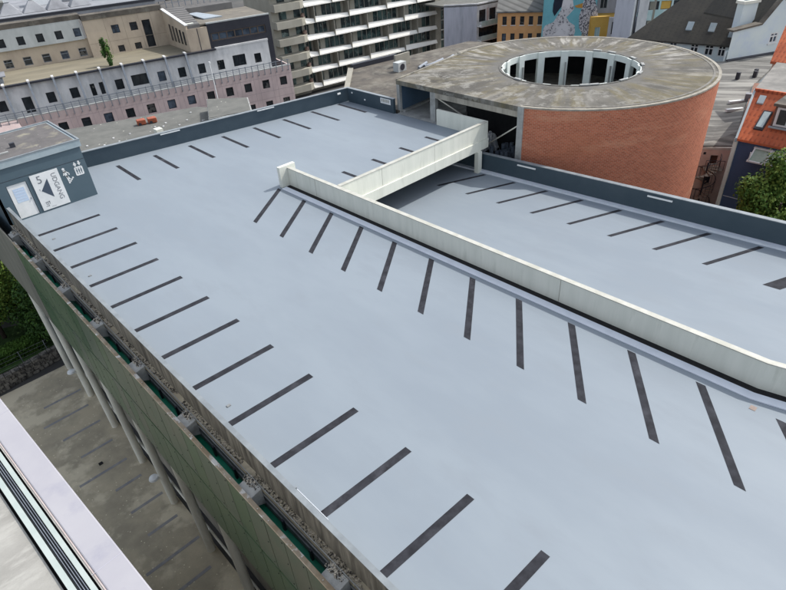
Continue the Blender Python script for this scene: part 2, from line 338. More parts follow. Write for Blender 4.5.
tag(MB().box(1.75, 1.98, 28.75, 28.98, GZ + .012, GZ + .03).build('drain_cover', blackM), 'small black square drain cover in the courtyard asphalt', 'drain')
struct(MB().box(-14, 9, 42.4, 60, GZ - .3, GZ + .03).build('garden_lawn', grassM))

# ------------------------------------------------------------------ parking garage
G = thing('parking_garage', 'large parking garage with pale blue roof deck and dark bay lines', 'parking garage', (16, 15, GZ))
def far(x): return 40.95 - (x - 8.87) * (3.85 / 21.13)
MB().prism([(4.28, -12), (20.65, -12), (17.34, 2.05), (17.12, 23.15), (29.9, 23.15), (30.0, far(30)), (8.87, far(8.87)), (4.28, far(4.28))], -.35, 0).build('upper_deck', deckM, G)
zl = lambda q: -1.02 - .047 * q[1]
MB().prism([(20.8, -12), (29.45, -12), (29.45, 36), (17.35, 36), (17.50, 2.05)], lambda q: zl(q) - .35, zl).build('lower_deck', deckL, G)
# bay lines, 2.4 m apart
def line(a, b, wd, z0, m=lineM, name='bay_line', along=(0, 1)):
    # parallelogram whose ends are parallel to `along`
    h = wd / 2; d = Vector((b[0] - a[0], b[1] - a[1])).normalized(); al = Vector(along); k = h / abs(d.x * al.y - d.y * al.x)
    P = [Vector(a) - al * k, Vector(b) - al * k, Vector(b) + al * k, Vector(a) + al * k]
    if (P[1] - P[0]).x * (P[2] - P[1]).y - (P[1] - P[0]).y * (P[2] - P[1]).x < 0: P.reverse()
    f = z0 if callable(z0) else (lambda q: z0)
    MB().prism([(q.x, q.y) for q in P], lambda q: f(q) + .002, lambda q: f(q) + .007).build(name, m, G)
for k in range(0, 15):
    y = 33.0 - 2.428 * k + .0
    line((4.35, y - 2.55 + 2.43 + .15), (7.84, y - .12), .26, 0)
for k in range(0, 13):
    y = 27.5 - 2.405 * k
    line((16.33, y), (13.05, y - 2.42), .25, 0)
for k in range(0, 8):
    x = 11.5 + 2.47 * k; yi = 35.8 - .29 * k; yo = 39.35 - .31 * k
    line((x, yi), (x + .05, yo), .24, 0, along=(1, -.18))
for k in range(0, 4):
    x = 20.28 + 2.45 * k; line((x, 25.15), (x - .02, 26.45), .24, 0, along=(1, 0))
for k in range(0, 8):
    y = 23.7 - 2.4 * k; line((25.8, y), (28.9, y - 1.4), .22, zl)
line((25.55, 4.0), (28.9, 2.5), .62, zl)
for k in range(0, 14):
    y = 23.75 - 2.4 * k; line((17.9, y), (20.25 if k > 6 else 19.3, y + .02), .22, zl)
# divider wall between the two decks
def path_wall(pts, z0, z1, x0, x1, name, m, bev=0):
    # pts: centre line y order (x offset, y); a strip x0..x1 relative to the line
    L_ = [(a + x0, b) for a, b in pts]; R_ = [(a + x1, b) for a, b in pts]
    o = MB()
    for i in range(len(pts) - 1): o.prism([L_[i + 1], R_[i + 1], R_[i], L_[i]], z0, z1)
    return o.build(name, m, G, bev)
dv = [(17.05, 27.45), (17.30, 2.05), (20.6, -12)]
path_wall(dv, -1.9, 1.06, .0, .18, 'divider_wall', creamM)
path_wall(dv, 1.06, 1.10, -.02, .21, 'divider_coping', capM)
path_wall([(17.05, 27.42), (17.30, 2.05), (20.6, -12)], .003, .010, -.30, -.003, 'deck_gap_strip', blackM)  # flat black strip paints the dark open gap beside the divider
path_wall([(17.05, 27.36), (17.30, 2.05), (20.6, -12)], 0.002, .040, -.66, -.303, 'divider_kerb', kerbM)
for yy in (24.9, 9.4): MB().box(17.045 + (27.45 - yy) * .00982, 17.05 + (27.45 - yy) * .00982, yy, yy + .02, .02, 1.05).build('wall_joint', finM, G)
MB().box(16.50, 17.62, 27.46, 27.70, 0, 1.24).build('divider_end_block', creamM, G, .015)
# beam edge of the upper deck, its return and its column
MB().box(17.34, 29.85, 23.02, 23.22, .0, 1.06).build('deck_beam_parapet', creamM, G)
MB().box(17.34, 29.87, 23.0, 23.25, 1.062, 1.10).build('beam_coping', capM, G)
MB().box(17.36, 29.98, 22.92, 23.14, -.62, -.005).build('deck_edge_beam', creamM, G)
MB().box(29.855, 30.02, 23.03, 27.45, -.6, 1.10).build('return_parapet', creamM, G)
MB().box(28.80, 29.18, 22.80, 23.12, zl((0, 22.9)) - .1, -.625).build('deck_column', creamM, G)
for xx in (21.2, 25.1): MB().box(xx, xx + .4, 30.0, 30.4, zl((0, 30)), -.35).build('deck_column', creamM, G)
for xx in (20.4, 24.8): MB().box(xx, xx + .012, 23.014, 23.019, .02, 1.06).build('wall_joint', finM, G)
# right parapet of the lower deck (follows its slope)
def strip(x0, x1, y0, y1, za, zb, name, m): return MB().prism([(x0, y0), (x1, y0), (x1, y1), (x0, y1)], lambda q: zl(q) + za, lambda q: zl(q) + zb).build(name, m, G)
strip(29.38, 29.6, -12, 30.5, -.34, 1.20, 'lower_parapet', navyM)
strip(29.35, 29.63, -12, 30.5, 1.202, 1.24, 'lower_parapet_coping', copM)
strip(29.05, 29.375, -12, 30.5, 0.0, .11, 'lower_kerb', kerbM)
for y0 in (18.7, 10.2): strip(29.28, 29.345, y0, y0 + 1.35, .98, 1.06, 'light_tube', waterW)
# far and side parapets of the upper deck
def seg_wall(a, b, t, z0, z1, name, m, off=0):
    a = Vector(a); b = Vector(b); d = (b - a).normalized(); nn = Vector((d.y, -d.x)); a2 = a + nn * off; b2 = b + nn * off; c2 = b2 - nn * t; d2 = a2 - nn * t
    P = [a2, b2, c2, d2]
    if (P[1] - P[0]).x * (P[2] - P[1]).y - (P[1] - P[0]).y * (P[2] - P[1]).x < 0: P.reverse()
    return MB().prism([(q.x, q.y) for q in P], z0, z1).build(name, m, G)
seg_wall((8.9, far(8.9)), (30.1, far(30.1)), .22, 0, 1.02, 'far_parapet', navyM)
seg_wall((8.9, far(8.9)), (30.1, far(30.1)), .28, 1.022, 1.06, 'far_parapet_coping', copM, .03)
seg_wall((30.02, 31.75), (30.02, 37.0), .2, -.3, 1.06, 'side_parapet', navyM)
seg_wall((30.02, 31.75), (30.02, 37.0), .26, 1.062, 1.10, 'side_parapet_coping', copM, .03)
for x0 in (15.1, 22.2): seg_wall((x0, far(x0) - .05), (x0 + 1.35, far(x0 + 1.35) - .05), .06, .93, 1.00, 'light_tube', waterW)
nb = MB().box(29.795, 29.812, 32.05, 33.15, .58, .98).build('notice_board', whiteM, G)
tx = MB()
for i, yy in enumerate((32.98, 32.8, 32.62, 32.44, 32.26)): tx.box(29.788, 29.7945, yy - .05, yy + .05, .70, .92)
for yy in (32.72, 32.36): pass
tx.build('lettering', finM, nb)
for y0, z0 in ((36.4, .75), (34.9, .45)): MB().box(29.76, 29.815, y0, y0 + .12, z0, z0 + .1).build('parapet_fitting', waterW, G)
MB().box(23.6 + 5.3, 29.2, far(29) - .12, far(29) - .05, .72, .84).build('parapet_fitting', waterW, G)
# small drains, taps and screws on the deck
for x, y in [(5.0, 31.9), (4.9, 26.6), (4.95, 14.3)]: MB().box(x, x + .14, y, y + .1, .001, .03).build('deck_drain', chanM, G)
MB().box(16.22, 16.42, 1.75, 1.93, .001, .012).build('deck_drain', mat('rust_tan', (.30, .24, .21), None, 4, .8), G)
MB().tube((4.36, 9.42, .55), (4.36, 9.42, .86), .035).build('overflow_pipe', copM, G)
MB().tube((4.35, 9.35, .84), (4.35, 8.0, .84), .010).build('overflow_pipe', kerbM, G)
# left (courtyard) side
MB().box(4.15, 4.28, -12, 35.7, -.05, .93).build('courtyard_parapet', parM, G)
MB().box(4.14, 4.30, -12, 35.72, .932, .955).build('parapet_edge_trim', copM, G)
MB().box(3.95, 4.27, -12, 35.7, -.20, -.051).build('gravel_gutter', courtM, G)
MB().box(3.945, 3.97, -12, 35.7, -.05, -.005).build('gravel_gutter', concL, G)
gr_ = MB(); rr = random.Random(3)
for i in range(9000):
    y = rr.uniform(-4, 35.5); x = rr.uniform(3.985, 4.14); s = rr.uniform(.008, .026)
    if noise.noise((x * 2, y * .9, 0)) < -.25: continue
    zz = -.05 + s * .4
    q = [(x + s * math.cos(t) * rr.uniform(.6, 1.2), y + s * math.sin(t) * rr.uniform(.6, 1.2), zz) for t in (0, 1.6, 3.1, 4.7)]
    gr_.add(q + [(x, y, zz + s), (x, y, zz - s)], [(0, 1, 4), (1, 2, 4), (2, 3, 4), (3, 0, 4), (1, 0, 5), (2, 1, 5), (3, 2, 5), (0, 3, 5)])
g_ = gr_.build('gutter_gravel', gravM, G); g_['kind'] = 'stuff'
MB().box(3.965, 4.2, -12, 35.7, -.62, -.201).build('gutter_channel', chanM, G)
MB().box(3.935, 3.964, -12, 35.7, -.38, -.33).build('gutter_channel', concL, G)
MB().box(3.93, 4.1, -12, 35.7, -.92, -.66).build('gutter_channel', chanM, G)
MB().box(4.30, 4.5, -12, 45, -3.5, -1.35).build('green_inner_wall', greenM, G)
MB().box(3.52, 3.97, -12, 35.7, -1.08, -1.0).build('green_gutter_floor', greenM, G)
MB().box(4.30, 4.5, -12, 45, -6.6, -5.0).build('green_inner_wall', greenM, G)
for z in (-3.7, -6.8, -9.7): MB().box(4.5, 29.5, -12, 36.5, z - .3, z).build('storey_slab', concL, G)
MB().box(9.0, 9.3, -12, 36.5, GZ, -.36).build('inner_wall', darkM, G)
MB().box(29.1, 29.5, -12, 36.5, GZ, -3.6).build('outer_wall', concL, G)
MB().box(5, 29.4, 36.6, 36.9, GZ, -.36).build('outer_wall', concL, G)
MB().box(4.45, 4.7, -12, 45, GZ, -10.8).build('outer_wall', concM, G)
YB = [34.55 - 3.91 * k for k in range(12)]
bkM = mat('pale_bracket_concrete', (.46, .47, .45), (.34, .35, .34), 2.5, .8, .3, 30, c3=(.22, .21, .19), scale3=2, lo3=.55, hi3=.75)
for i, y in enumerate(YB):
    m = MB()
    m.add([(3.55, y - .34, -.55), (3.94, y - .34, -.75), (3.94, y + .34, -.75), (3.55, y + .34, -.55), (3.55, y - .34, -.12), (3.94, y - .34, -.04), (3.94, y + .34, -.04), (3.55, y + .34, -.12)],
          [(0, 3, 2, 1), (4, 5, 6, 7), (0, 1, 5, 4), (1, 2, 6, 5), (2, 3, 7, 6), (3, 0, 4, 7)])
    br = m.build('bracket', bkM, G, .015)
    st_ = MB()
    for j in range(170):
        x = rr.uniform(3.74, 3.98); yy = y + rr.gauss(.12, .15); s = rr.uniform(.008, .026); zb_ = -.12 + (x - 3.55) / .39 * .08
        a_ = rr.random() * 3
        st_.prism([(x + s * math.cos(a_ + t), yy + s * math.sin(a_ + t)) for t in (0, 1.5, 3, 4.6)], zb_, zb_ + s * 1.2)
    d__ = st_.build('debris', gravM, br); d__['kind'] = 'stuff'
    for dy in (1.3, 2.6): MB().prism([(3.86, y - dy - .05), (3.925, y - dy - .05), (3.925, y - dy + .05), (3.86, y - dy + .05)], -.998, -.55).build('hanger', charM, G)
# facade screen of large panels in two rows, with steel buttons
seM = 0; sc_ = MB(); sc2 = MB(); scr = MB()
PW = 3.91 / 4
y = YB[0] - 1.2; k = 0
while y - k * PW > -11:
    ya = y - (k + 1) * PW; yb_ = y - k * PW
    for za, zb in ((0.0, -2.58), (-2.74, -5.40)):
        tl = rr.uniform(-.004, .004)
        (sc2 if (za > -1 and ya < 24 and rr.random() < .85) or rr.random() < .1 else sc_).box(3.405 + tl, 3.45 + tl, ya + .019, yb_ - .019, zb, za)
        for zz in (za - .25, (za + zb) / 2, zb + .25):
            scr.tube((3.402, ya + .12, zz), (3.39, ya + .12, zz), .022, n=8)
    k += 1
scp = sc_.build('facade_screen', screenM, G, extra=[(sc2, mat('green_glass_panel_lit', (.175, .205, .15), (.15, .19, .14), .6, .4, c3=(.20, .205, .16), scale3=.4)), (scr, charM)])  # olive copy puts the light on the upper row into the colour
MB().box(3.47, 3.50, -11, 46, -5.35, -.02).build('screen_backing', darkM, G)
rcM = mat('rusty_cap', (.27, .24, .19), (.19, .15, .10), 2.5, .8, c3=(.42, .43, .42), scale3=1.5, lo3=.55, hi3=.6)
capb = MB(); yy = y
while yy > -10:
    yy -= rr.uniform(.3, 1.1); capb.box(3.45, 3.475, yy, yy + .025, .031, .05)
MB().box(3.39, 3.53, -11, y, .002, .03).build('screen_cap', rcM, G, extra=[(capb, rivM)])
MB().box(3.40, 3.46, y + .01, 46, -5.40, -2.70).build('end_screen', screenC, G)
MB().box(3.40, 3.46, y + .01, 46, -2.66, .03).build('end_screen', screenC, G)
for i in range(13):
    y = 39.2 - 4.0 * i
    c_ = MB().tube((3.70, y, GZ), (3.70, y, -2.8), .205, n=20).build('facade_column', pipeM, G, smooth=True)
    if i in (1, 4, 7):
        m = MB().tube((3.55, y, -10.5), (3.3, y + .1, -10.3), .03)
        m.tube((3.28, y + .1, -10.3), (3.28, y + .1, -10.2), .26, .22, n=20).tube((3.28, y + .1, -10.199), (3.28, y + .1, -10.14), .22, .05, n=20)
        m.build('column_lamp', waterW, c_)
MB().tube((3.80, 34.85, -3), (3.80, 34.85, -.06), .12, n=16).build('vent_pipe', mat('pale_pipe', (.42, .47, .45), None, 2, .6), G, smooth=True)
# ground floor rail behind the columns
MB().tube((3.98, -10, GZ + 1.3), (3.98, 39, GZ + 1.3), .06).build('ground_rail', pipeM, G)

# ------------------------------------------------------------------ exit stair tower on the deck
T = thing('stair_tower', 'dark teal exit stair tower with white sign and door on the deck', 'stair tower', (6.3, 38, GZ))
MB(frame(0, 35.8, 0)).wall(3.95, 8.87, -1.2, 3.0, [(5.55 - .98, 6.0 - .40, .05, 2.02)], .12).build('front_wall', navyT, T)
MB().prism([(3.95, 35.93), (8.87, 35.93), (8.87, far(8.87)), (3.95, far(3.95))], GZ, -1.2).build('lower_wall', navyT, T)
MB().box(3.95, 4.1, 35.80, 41.2, -1.19, 3.0).build('side_wall', navyT, T)
MB().box(8.72, 8.87, 35.802, 40.7, .0, 3.0).build('side_wall', navyT, T)
MB().box(4.1, 8.72, 40.5, 40.7, -1.19, 3.0).build('rear_wall', navyT, T)
MB().box(3.952, 8.868, 35.793, 35.799, 2.28, 2.30).build('cladding_joint', charM, T)
MB().box(3.85, 8.97, 35.72, 41.0, 3.0, 3.36).build('fascia', fasciaM, T)
MB().box(4.05, 8.77, 35.92, 40.8, 3.362, 3.37).build('roof_felt', roofT, T)
rm = MB(); X0, X1, Y0, Y1 = 3.83, 8.99, 35.70, 41.02
rm.box(X0, X1, Y0, Y0 + .1, 3.361, 3.43).box(X0, X1, Y1 - .1, Y1, 3.361, 3.43).box(X0, X0 + .1, Y0 + .1, Y1 - .1, 3.361, 3.43).box(X1 - .1, X1, Y0 + .1, Y1 - .1, 3.361, 3.43)
rm.build('roof_trim', copM, T)
MB().box(5.9, 6.15, 37.6, 37.8, 3.371, 3.62).build('roof_vent', charM, T)
MB().box(4.6, 5.6, 36.9, 37.05, 3.371, 3.44).build('roof_conduit', concL, T)
d_ = MB().box(4.60, 5.58, 35.84, 35.9, .06, 2.0).build('door', whiteM, T)
MB().box(4.80, 5.38, 35.833, 35.839, .95, 1.75).build('window', doorG, d_)
m = MB()
for k in range(4): m.box(4.86, 5.32, 35.828, 35.832, 1.1 + k * .17, 1.14 + k * .17)
m.build('notice', mat('door_notice', (.55, .62, .74), None, 3, .5), d_)
MB().box(5.48, 5.52, 35.79, 35.839, .98, 1.06).build('handle', steelM, d_)
sg = MB().box(5.82, 7.30, 35.762, 35.792, .10, 2.20).build('exit_sign', whiteM, T)
ar = MB().add([(6.12, 35.757, 1.22), (6.62, 35.757, .70), (6.62, 35.757, 1.82)], [(0, 1, 2)]).build('arrow', signB, sg)
def text(body, size, x, z, rot, m, parent, y=35.757, name='lettering', sx=1):
    cu = bpy.data.curves.new('t', 'FONT'); cu.body = body; cu.size = size; cu.align_x = 'CENTER'; cu.align_y = 'CENTER'; cu.extrude = .0015
    ob = bpy.data.objects.new('t', cu); col.objects.link(ob)
    dg = bpy.context.evaluated_depsgraph_get(); dg.update(); me = bpy.data.meshes.new_from_object(ob.evaluated_get(dg))
    bpy.data.objects.remove(ob)
    Mt = WM[parent.name].inverted() @ Matrix.Translation((x, y, z)) @ Matrix.Rotation(R(90), 4, 'X') @ Matrix.Rotation(R(rot), 4, 'Z') @ Matrix.Diagonal((sx, 1, 1, 1))
    me.transform(Mt); me.materials.clear(); me.materials.append(m)
    o = bpy.data.objects.new(name, me); col.objects.link(o); o.parent = parent; WM[o.name] = WM[parent.name]; return o
greyInk = mat('sign_grey_ink', (.16, .17, .19), None, 3, .6)
text('UDGANG', .345, 6.98, 1.24, -90, greyInk, sg, sx=1.05)
text('5', .62, 6.22, 1.84, 0, greyInk, sg, sx=.95)
m = MB()
for a in ((6.05, 6.30, .52, .55), (6.16, 6.19, .30, .52), (6.08, 6.11, .36, .52), (6.25, 6.28, .40, .58), (6.02, 6.20, .28, .31), (6.30, 6.55, .20, .215), (6.02, 6.09, 1.33, 1.345), (6.04, 6.06, 1.25, 1.345)): m.box(a[0], a[1], 35.7585, 35.7615, a[2], a[3])
m.build('scrawl', greyInk, sg)
# stair figure
m = MB()
def disc(m, x, z, r_, y0=35.788, y1=35.799, n=14):
    m.add([(x + r_ * math.cos(2 * math.pi * i / n), y0, z + r_ * math.sin(2 * math.pi * i / n)) for i in range(n)], [tuple(range(n))])
def limb(m, x0, z0, x1, z1, w0, w1=None, y0=35.788):
    w1 = w1 or w0; d = Vector((x1 - x0, z1 - z0)).normalized(); nn = Vector((-d.y, d.x))
    a = Vector((x0, z0)); b = Vector((x1, z1))
    q = [a - nn * w0, b - nn * w1, b + nn * w1, a + nn * w0]; m.add([(t.x, y0, t.y) for t in q], [(0, 1, 2, 3)])
disc(m, 7.59, 2.02, .075)
limb(m, 7.60, 1.93, 7.64, 1.60, .07, .06); limb(m, 7.62, 1.88, 7.80, 1.72, .035, .03); limb(m, 7.80, 1.72, 7.79, 1.62, .03)
limb(m, 7.58, 1.88, 7.50, 1.66, .035, .03)
limb(m, 7.64, 1.62, 7.66, 1.25, .045, .035); limb(m, 7.64, 1.62, 7.76, 1.36, .045, .035)
for q in range(4): m.add([(7.62 + q * .085, 35.788, 1.14 + q * .075), (7.71 + q * .085, 35.788, 1.14 + q * .075), (7.71 + q * .085, 35.788, 1.23 + q * .075), (7.62 + q * .085, 35.788, 1.23 + q * .075)], [(0, 1, 2, 3)])
m.build('stair_pictogram', whiteM, T)
# lift pictogram: a box of three people with two arrows above
m = MB(); y0 = 35.788
m.add([(8.19, y0, 1.42), (8.57, y0, 1.42), (8.61, y0, 1.47), (8.61, y0, 1.88), (8.57, y0, 1.93), (8.19, y0, 1.93), (8.15, y0, 1.88), (8.15, y0, 1.47)], [(0, 1, 2, 3, 4, 5, 6, 7)])
m.add([(8.16, y0, 2.06), (8.36, y0, 2.06), (8.26, y0, 2.24)], [(0, 1, 2)]); limb(m, 8.26, 1.97, 8.26, 2.07, .045)
m.add([(8.40, y0, 2.12), (8.50, y0, 1.97), (8.60, y0, 2.12)], [(0, 1, 2)]); limb(m, 8.50, 2.11, 8.50, 2.24, .045)
lp = m.build('lift_pictogram', whiteM, T)
m = MB()
for xx in (8.26, 8.38, 8.50): disc(m, xx, 1.84, .028, 35.784); limb(m, xx, 1.79, xx, 1.63, .034, y0=35.784); limb(m, xx, 1.63, xx, 1.50, .02, y0=35.784)
m.build('lift_people', navyT, lp)

# ------------------------------------------------------------------ ramp drum
CX, CY = 40.03, 23.37
D = thing('ramp_drum', 'round red brick car ramp drum with concrete roof and open centre', 'ramp tower', (CX, CY, GZ))
def ring(m, r0, r1, a0, a1, z0, z1, n=96, closed=False):
    # annulus sector with caps; z0,z1 numbers or functions of angle
    g = lambda z, a: z(a) if callable(z) else z
    A = [a0 + (a1 - a0) * i / n for i in range(n + 1)]
    vs = []
    for a in A:
        c, s_ = math.cos(a), math.sin(a)
        vs += [(CX + r0 * c, CY + r0 * s_, g(z0, a)), (CX + r1 * c, CY + r1 * s_, g(z0, a)), (CX + r1 * c, CY + r1 * s_, g(z1, a)), (CX + r0 * c, CY + r0 * s_, g(z1, a))]
    fs = []
    for i in range(n):
        k = 4 * i
        for j in range(4): fs.append((k + j, k + (j + 1) % 4, k + 4 + (j + 1) % 4, k + 4 + j))
    if not closed: fs += [(3, 2, 1, 0), (4 * n, 4 * n + 1, 4 * n + 2, 4 * n + 3)]
    return m.add(vs, [tuple(reversed(f)) for f in fs])
# roof: ring plus the straight part over the entrance
hole = 4.98; seg = 128
vs, fs = [], []
def outer(a):
    c, s_ = math.cos(a), math.sin(a)
    rr_ = 9.86
    # straight west part: x >= -9.5, between y = -2.57 and 8.4
    if c < 0:
        t = -9.73 / c
        yy = t * s_
        if -2.6 <= yy <= 8.5: return (-9.73, yy)
        if s_ > 0:
            k = (9.86 - 8.5) / 10.73
            t = (8.5 + k * 9.73) / (s_ - k * c)
            if t < 10.9 or c < -.5: return (t * c, t * s_)
            return (t * c, t * s_)
    return (rr_ * c, rr_ * s_)
m = MB()
A = sorted({2 * math.pi * i / seg for i in range(seg)} | {math.atan2(8.5, -9.73) % (2 * math.pi), math.atan2(-2.6, -9.73) % (2 * math.pi)})
n = len(A)
for z in (2.03, 2.35):
    for a in A:
        o_ = outer(a); vs.append((CX + hole * math.cos(a), CY + hole * math.sin(a), z)); vs.append((CX + o_[0], CY + o_[1], z))
for i in range(n):
    j = (i + 1) % n; a, b_, c, d = 2 * i, 2 * i + 1, 2 * j + 1, 2 * j
    fs += [(a + 2 * n, b_ + 2 * n, c + 2 * n, d + 2 * n), (d, c, b_, a), (b_, c, c + 2 * n, b_ + 2 * n), (a, a + 2 * n, d + 2 * n, d)]
m.add(vs, fs).build('roof_slab', slabM, D)
# raised rim round the edge
m = MB(); pts = [outer(a) for a in A]
for i in range(n):
    j = (i + 1) % n; p0, p1 = Vector(pts[i]), Vector(pts[j]); q0, q1 = p0 * (1 - .17 / p0.length), p1 * (1 - .17 / p1.length)
    if p0.x < -9.7 and p1.x < -9.7: continue
    if p0.y < 0 or p0.x > 1.2: continue
    m.prism([(CX + p0.x, CY + p0.y), (CX + p1.x, CY + p1.y), (CX + q1.x, CY + q1.y), (CX + q0.x, CY + q0.y)], 2.352, 2.43)
m.build('roof_rim', mat('rim_concrete', (.30, .28, .23), (.20, .19, .16), 2.5, .9, .4, 20, c3=(.10, .1, .09), scale3=1.3), D)
m = ring(MB(), 4.99, 5.16, 0, 2 * math.pi, 2.352, 2.385, closed=True)
m.build('opening_kerb', mat('opening_kerb', (.13, .127, .115), (.08, .08, .075), 3, .9, .4, 20), D)
rr = random.Random(5)
for k in range(9):
    a = -2.3 + k * .42 + rr.uniform(-.1, .1) if k < 7 else rr.uniform(2, 4)
    MB(frame(CX + 5.08 * math.cos(a), CY + 5.08 * math.sin(a), math.degrees(a) + 90, 0)).box(-.32, .32, -.10, .10, 2.386, 2.46).build('coping_stone', concL, D)
WHT = mat('pale_green_white_paint', (.66, .71, .68), (.60, .65, .62), 1.5, .6, c3=(.48, .52, .49), scale3=1.2, lo3=.58, hi3=.8)
ring(MB(), 4.90, 5.10, 0, 2 * math.pi, 1.90, 2.349, closed=True).build('ring_beam', WHT, D)
NC = 16
for k in range(NC):
    a = R(90 - 54 + 360 / NC * k)
    m = MB(frame(CX, CY, math.degrees(a))); m.box(4.78, 5.14, -.28, .28, GZ, 2.349); m.build('ring_column', WHT, D, .01)
    if k % 2 == 0: MB(frame(CX, CY, math.degrees(a))).box(4.66, 4.778, -.16, -.06, -9, 1.5).build('downpipe', concL, D)
A0, A1 = R(195.0), R(360 + 96)
ring(MB(), 9.87, 10.03, A0, A1, GZ, 2.27, 200).build('brick_wall', brickM, D)
ring(MB(), 9.70, 9.865, A0, A1, GZ, 2.02, 160).build('shade_lining', darkM, D)  # near-black skin, the drum's inner shade put into its colour
ring(MB(), 9.865, 10.06, A0 - .004, A1, 2.272, 2.375, 200).build('wall_coping', mat('pale_coping', (.33, .31, .265), (.23, .215, .18), 2.5, .85, .3, 20), D)
ring(MB(), 9.55, 9.70, A0, A1, 2.352, 2.372, 200).build('roof_gutter', mat('gutter_dark', (.13, .125, .11), (.20, .19, .17), 3, .9), D)
# entrance corner walls
MB().box(30.295, 30.66, 20.56, 20.98, -4.5, 2.345).build('corner_post', concL, D, .01)
MB().box(30.34, 30.64, 28.0, 28.5, .0, 2.028).build('entrance_post', concL, D, .01)
MB().box(30.32, 30.60, 20.99, 27.99, 1.66, 2.028).build('lintel_beam', concM, D)
MB().box(30.31, 30.55, 31.55, 31.85, .0, 2.028).build('entrance_jamb', concL, D)
bluW = mat('blue_entrance_paint', (.075, .13, .20), (.06, .11, .17), .8, .6)
MB().prism([(30.56, 31.6), (39.4, 32.5), (39.4, 32.75), (30.56, 31.84)], 0, 2.028).build('entrance_wall', bluW, D)
MB().prism([(30.57, 31.3), (39.3, 32.2), (39.3, 32.48), (30.57, 31.59)], .0, .14).build('entrance_kerb', concL, D)
MB().prism([(30.03, 27.5), (36.9, 27.5), (39.3, 32.5), (30.03, 31.6)], -.3, -.004).build('entrance_floor', concL, D)
ring(MB(), 5.2, 9.66, R(120), R(-165), lambda a: (a - R(120)) / 6.28 * 2.75 - .3, lambda a: (a - R(120)) / 6.28 * 2.75, 90).build('ramp_floor', concM, D)
ring(MB(), 5.2, 9.66, R(180), R(-540), lambda a: (a - R(180)) / 6.28 * 2.75 - 3.4, lambda a: (a - R(180)) / 6.28 * 2.75 - 3.1, 200).build('ramp_floor', concM, D)
MB().box(29.7, 36, 20.6, 31.5, -4.6, -4.3).build('yard_slab', groundM, D)
MB().box(33.3, 33.5, 21.4, 27.6, -4.3, 2.0).build('shade_partition', darkM, D)  # added near-black wall that makes the opening look shaded inside
for a, b_ in [((30.4, 27.9, 1.7), (32.0, 25.6, -.2)), ((30.5, 21.1, 1.0), (31.6, 24.2, -1.2)), ((29.75, 22.8, -1.2), (30.6, 21.5, -2.4)), ((29.8, 21.6, -1.6), (30.9, 23.2, -2.0))]:
    MB().tube(a, b_, .045, n=8).build('brace', pipeM, D)
# grey lorry roof glimpsed in the yard: a wrapped stack of rolls
W_ = thing('wrapped_roll_stack', 'upright blue grey wrapped rolls behind the brick drum post', 'material stack', (31.6, 22.4, -3.3))
for k in range(13):
    x = 31.25 + .34 * (k % 4) + rr.uniform(-.04, .04); y = 22.3 + .40 * (k // 4) + rr.uniform(-.04, .04)
    MB().tube((x, y, -4.3), (x + rr.uniform(-.05, .05), y, -1.15 + rr.uniform(-.25, .2)), .16, .15, n=12).build('roll', wrapM, W_)
pl = thing('plastic_sheet_heap', 'crumpled white plastic sheets on top of grey rolls', 'plastic sheets', (32.1, 24.4, -3.3))
m = MB(); gx, gy = 16, 16; vs = []
for j in range(gy):
    for i in range(gx):
        x = 31.6 + i * .07; y = 23.9 + j * .07
        edge = min(i, j, gx - 1 - i, gy - 1 - j) / 4
        vs.append((x, y, -1.75 + min(1, edge) * 1.1 + .28 * noise.noise((x * 4, y * 4, 1)) + .12 * noise.noise((x * 11, y * 11, 3))))
m.add(vs, [(j * gx + i, j * gx + i + 1, (j + 1) * gx + i + 1, (j + 1) * gx + i) for j in range(gy - 1) for i in range(gx - 1)])
m.build('sheet', mat('white_plastic', (.70, .71, .72), (.30, .32, .34), 3.5, .35, lo=.45, hi=.55), pl)

# ------------------------------------------------------------------ generic windowed facade pieces
def pane(F, rect, parent, glass=glassD, fm=charM, mull=1, rail=False, depth=.14, name='window', bar=.05):
    a, b_, c, e = rect
    m = MB(F); m.box(a + .01, b_ - .01, depth - .03, depth + .05, c + .01, c + bar); m.box(a + .01, b_ - .01, depth - .03, depth + .05, e - bar, e - .01)
    m.box(a + .01, a + bar, depth - .03, depth + .05, c + bar, e - bar); m.box(b_ - bar, b_ - .01, depth - .03, depth + .05, c + bar, e - bar)
    for k in range(1, mull + 1):
        x = a + (b_ - a) * k / (mull + 1); m.box(x - bar / 2, x + bar / 2, depth - .025, depth + .04, c + bar, e - bar)
    if rail: z = c + (e - c) * .66; m.box(a + bar, b_ - bar, depth - .028, depth + .045, z - bar / 2, z + bar / 2)
    fr = m.build(name, fm, parent)
    if glass is glassD:
        t_ = rr.random(); glass = glassD if t_ < .68 else (glassK if t_ < .88 else glassS)
    MB(F).box(a + .02, b_ - .02, depth + .052, depth + .08, c + .02, e - .02).build('pane', glass, fr)
    return fr

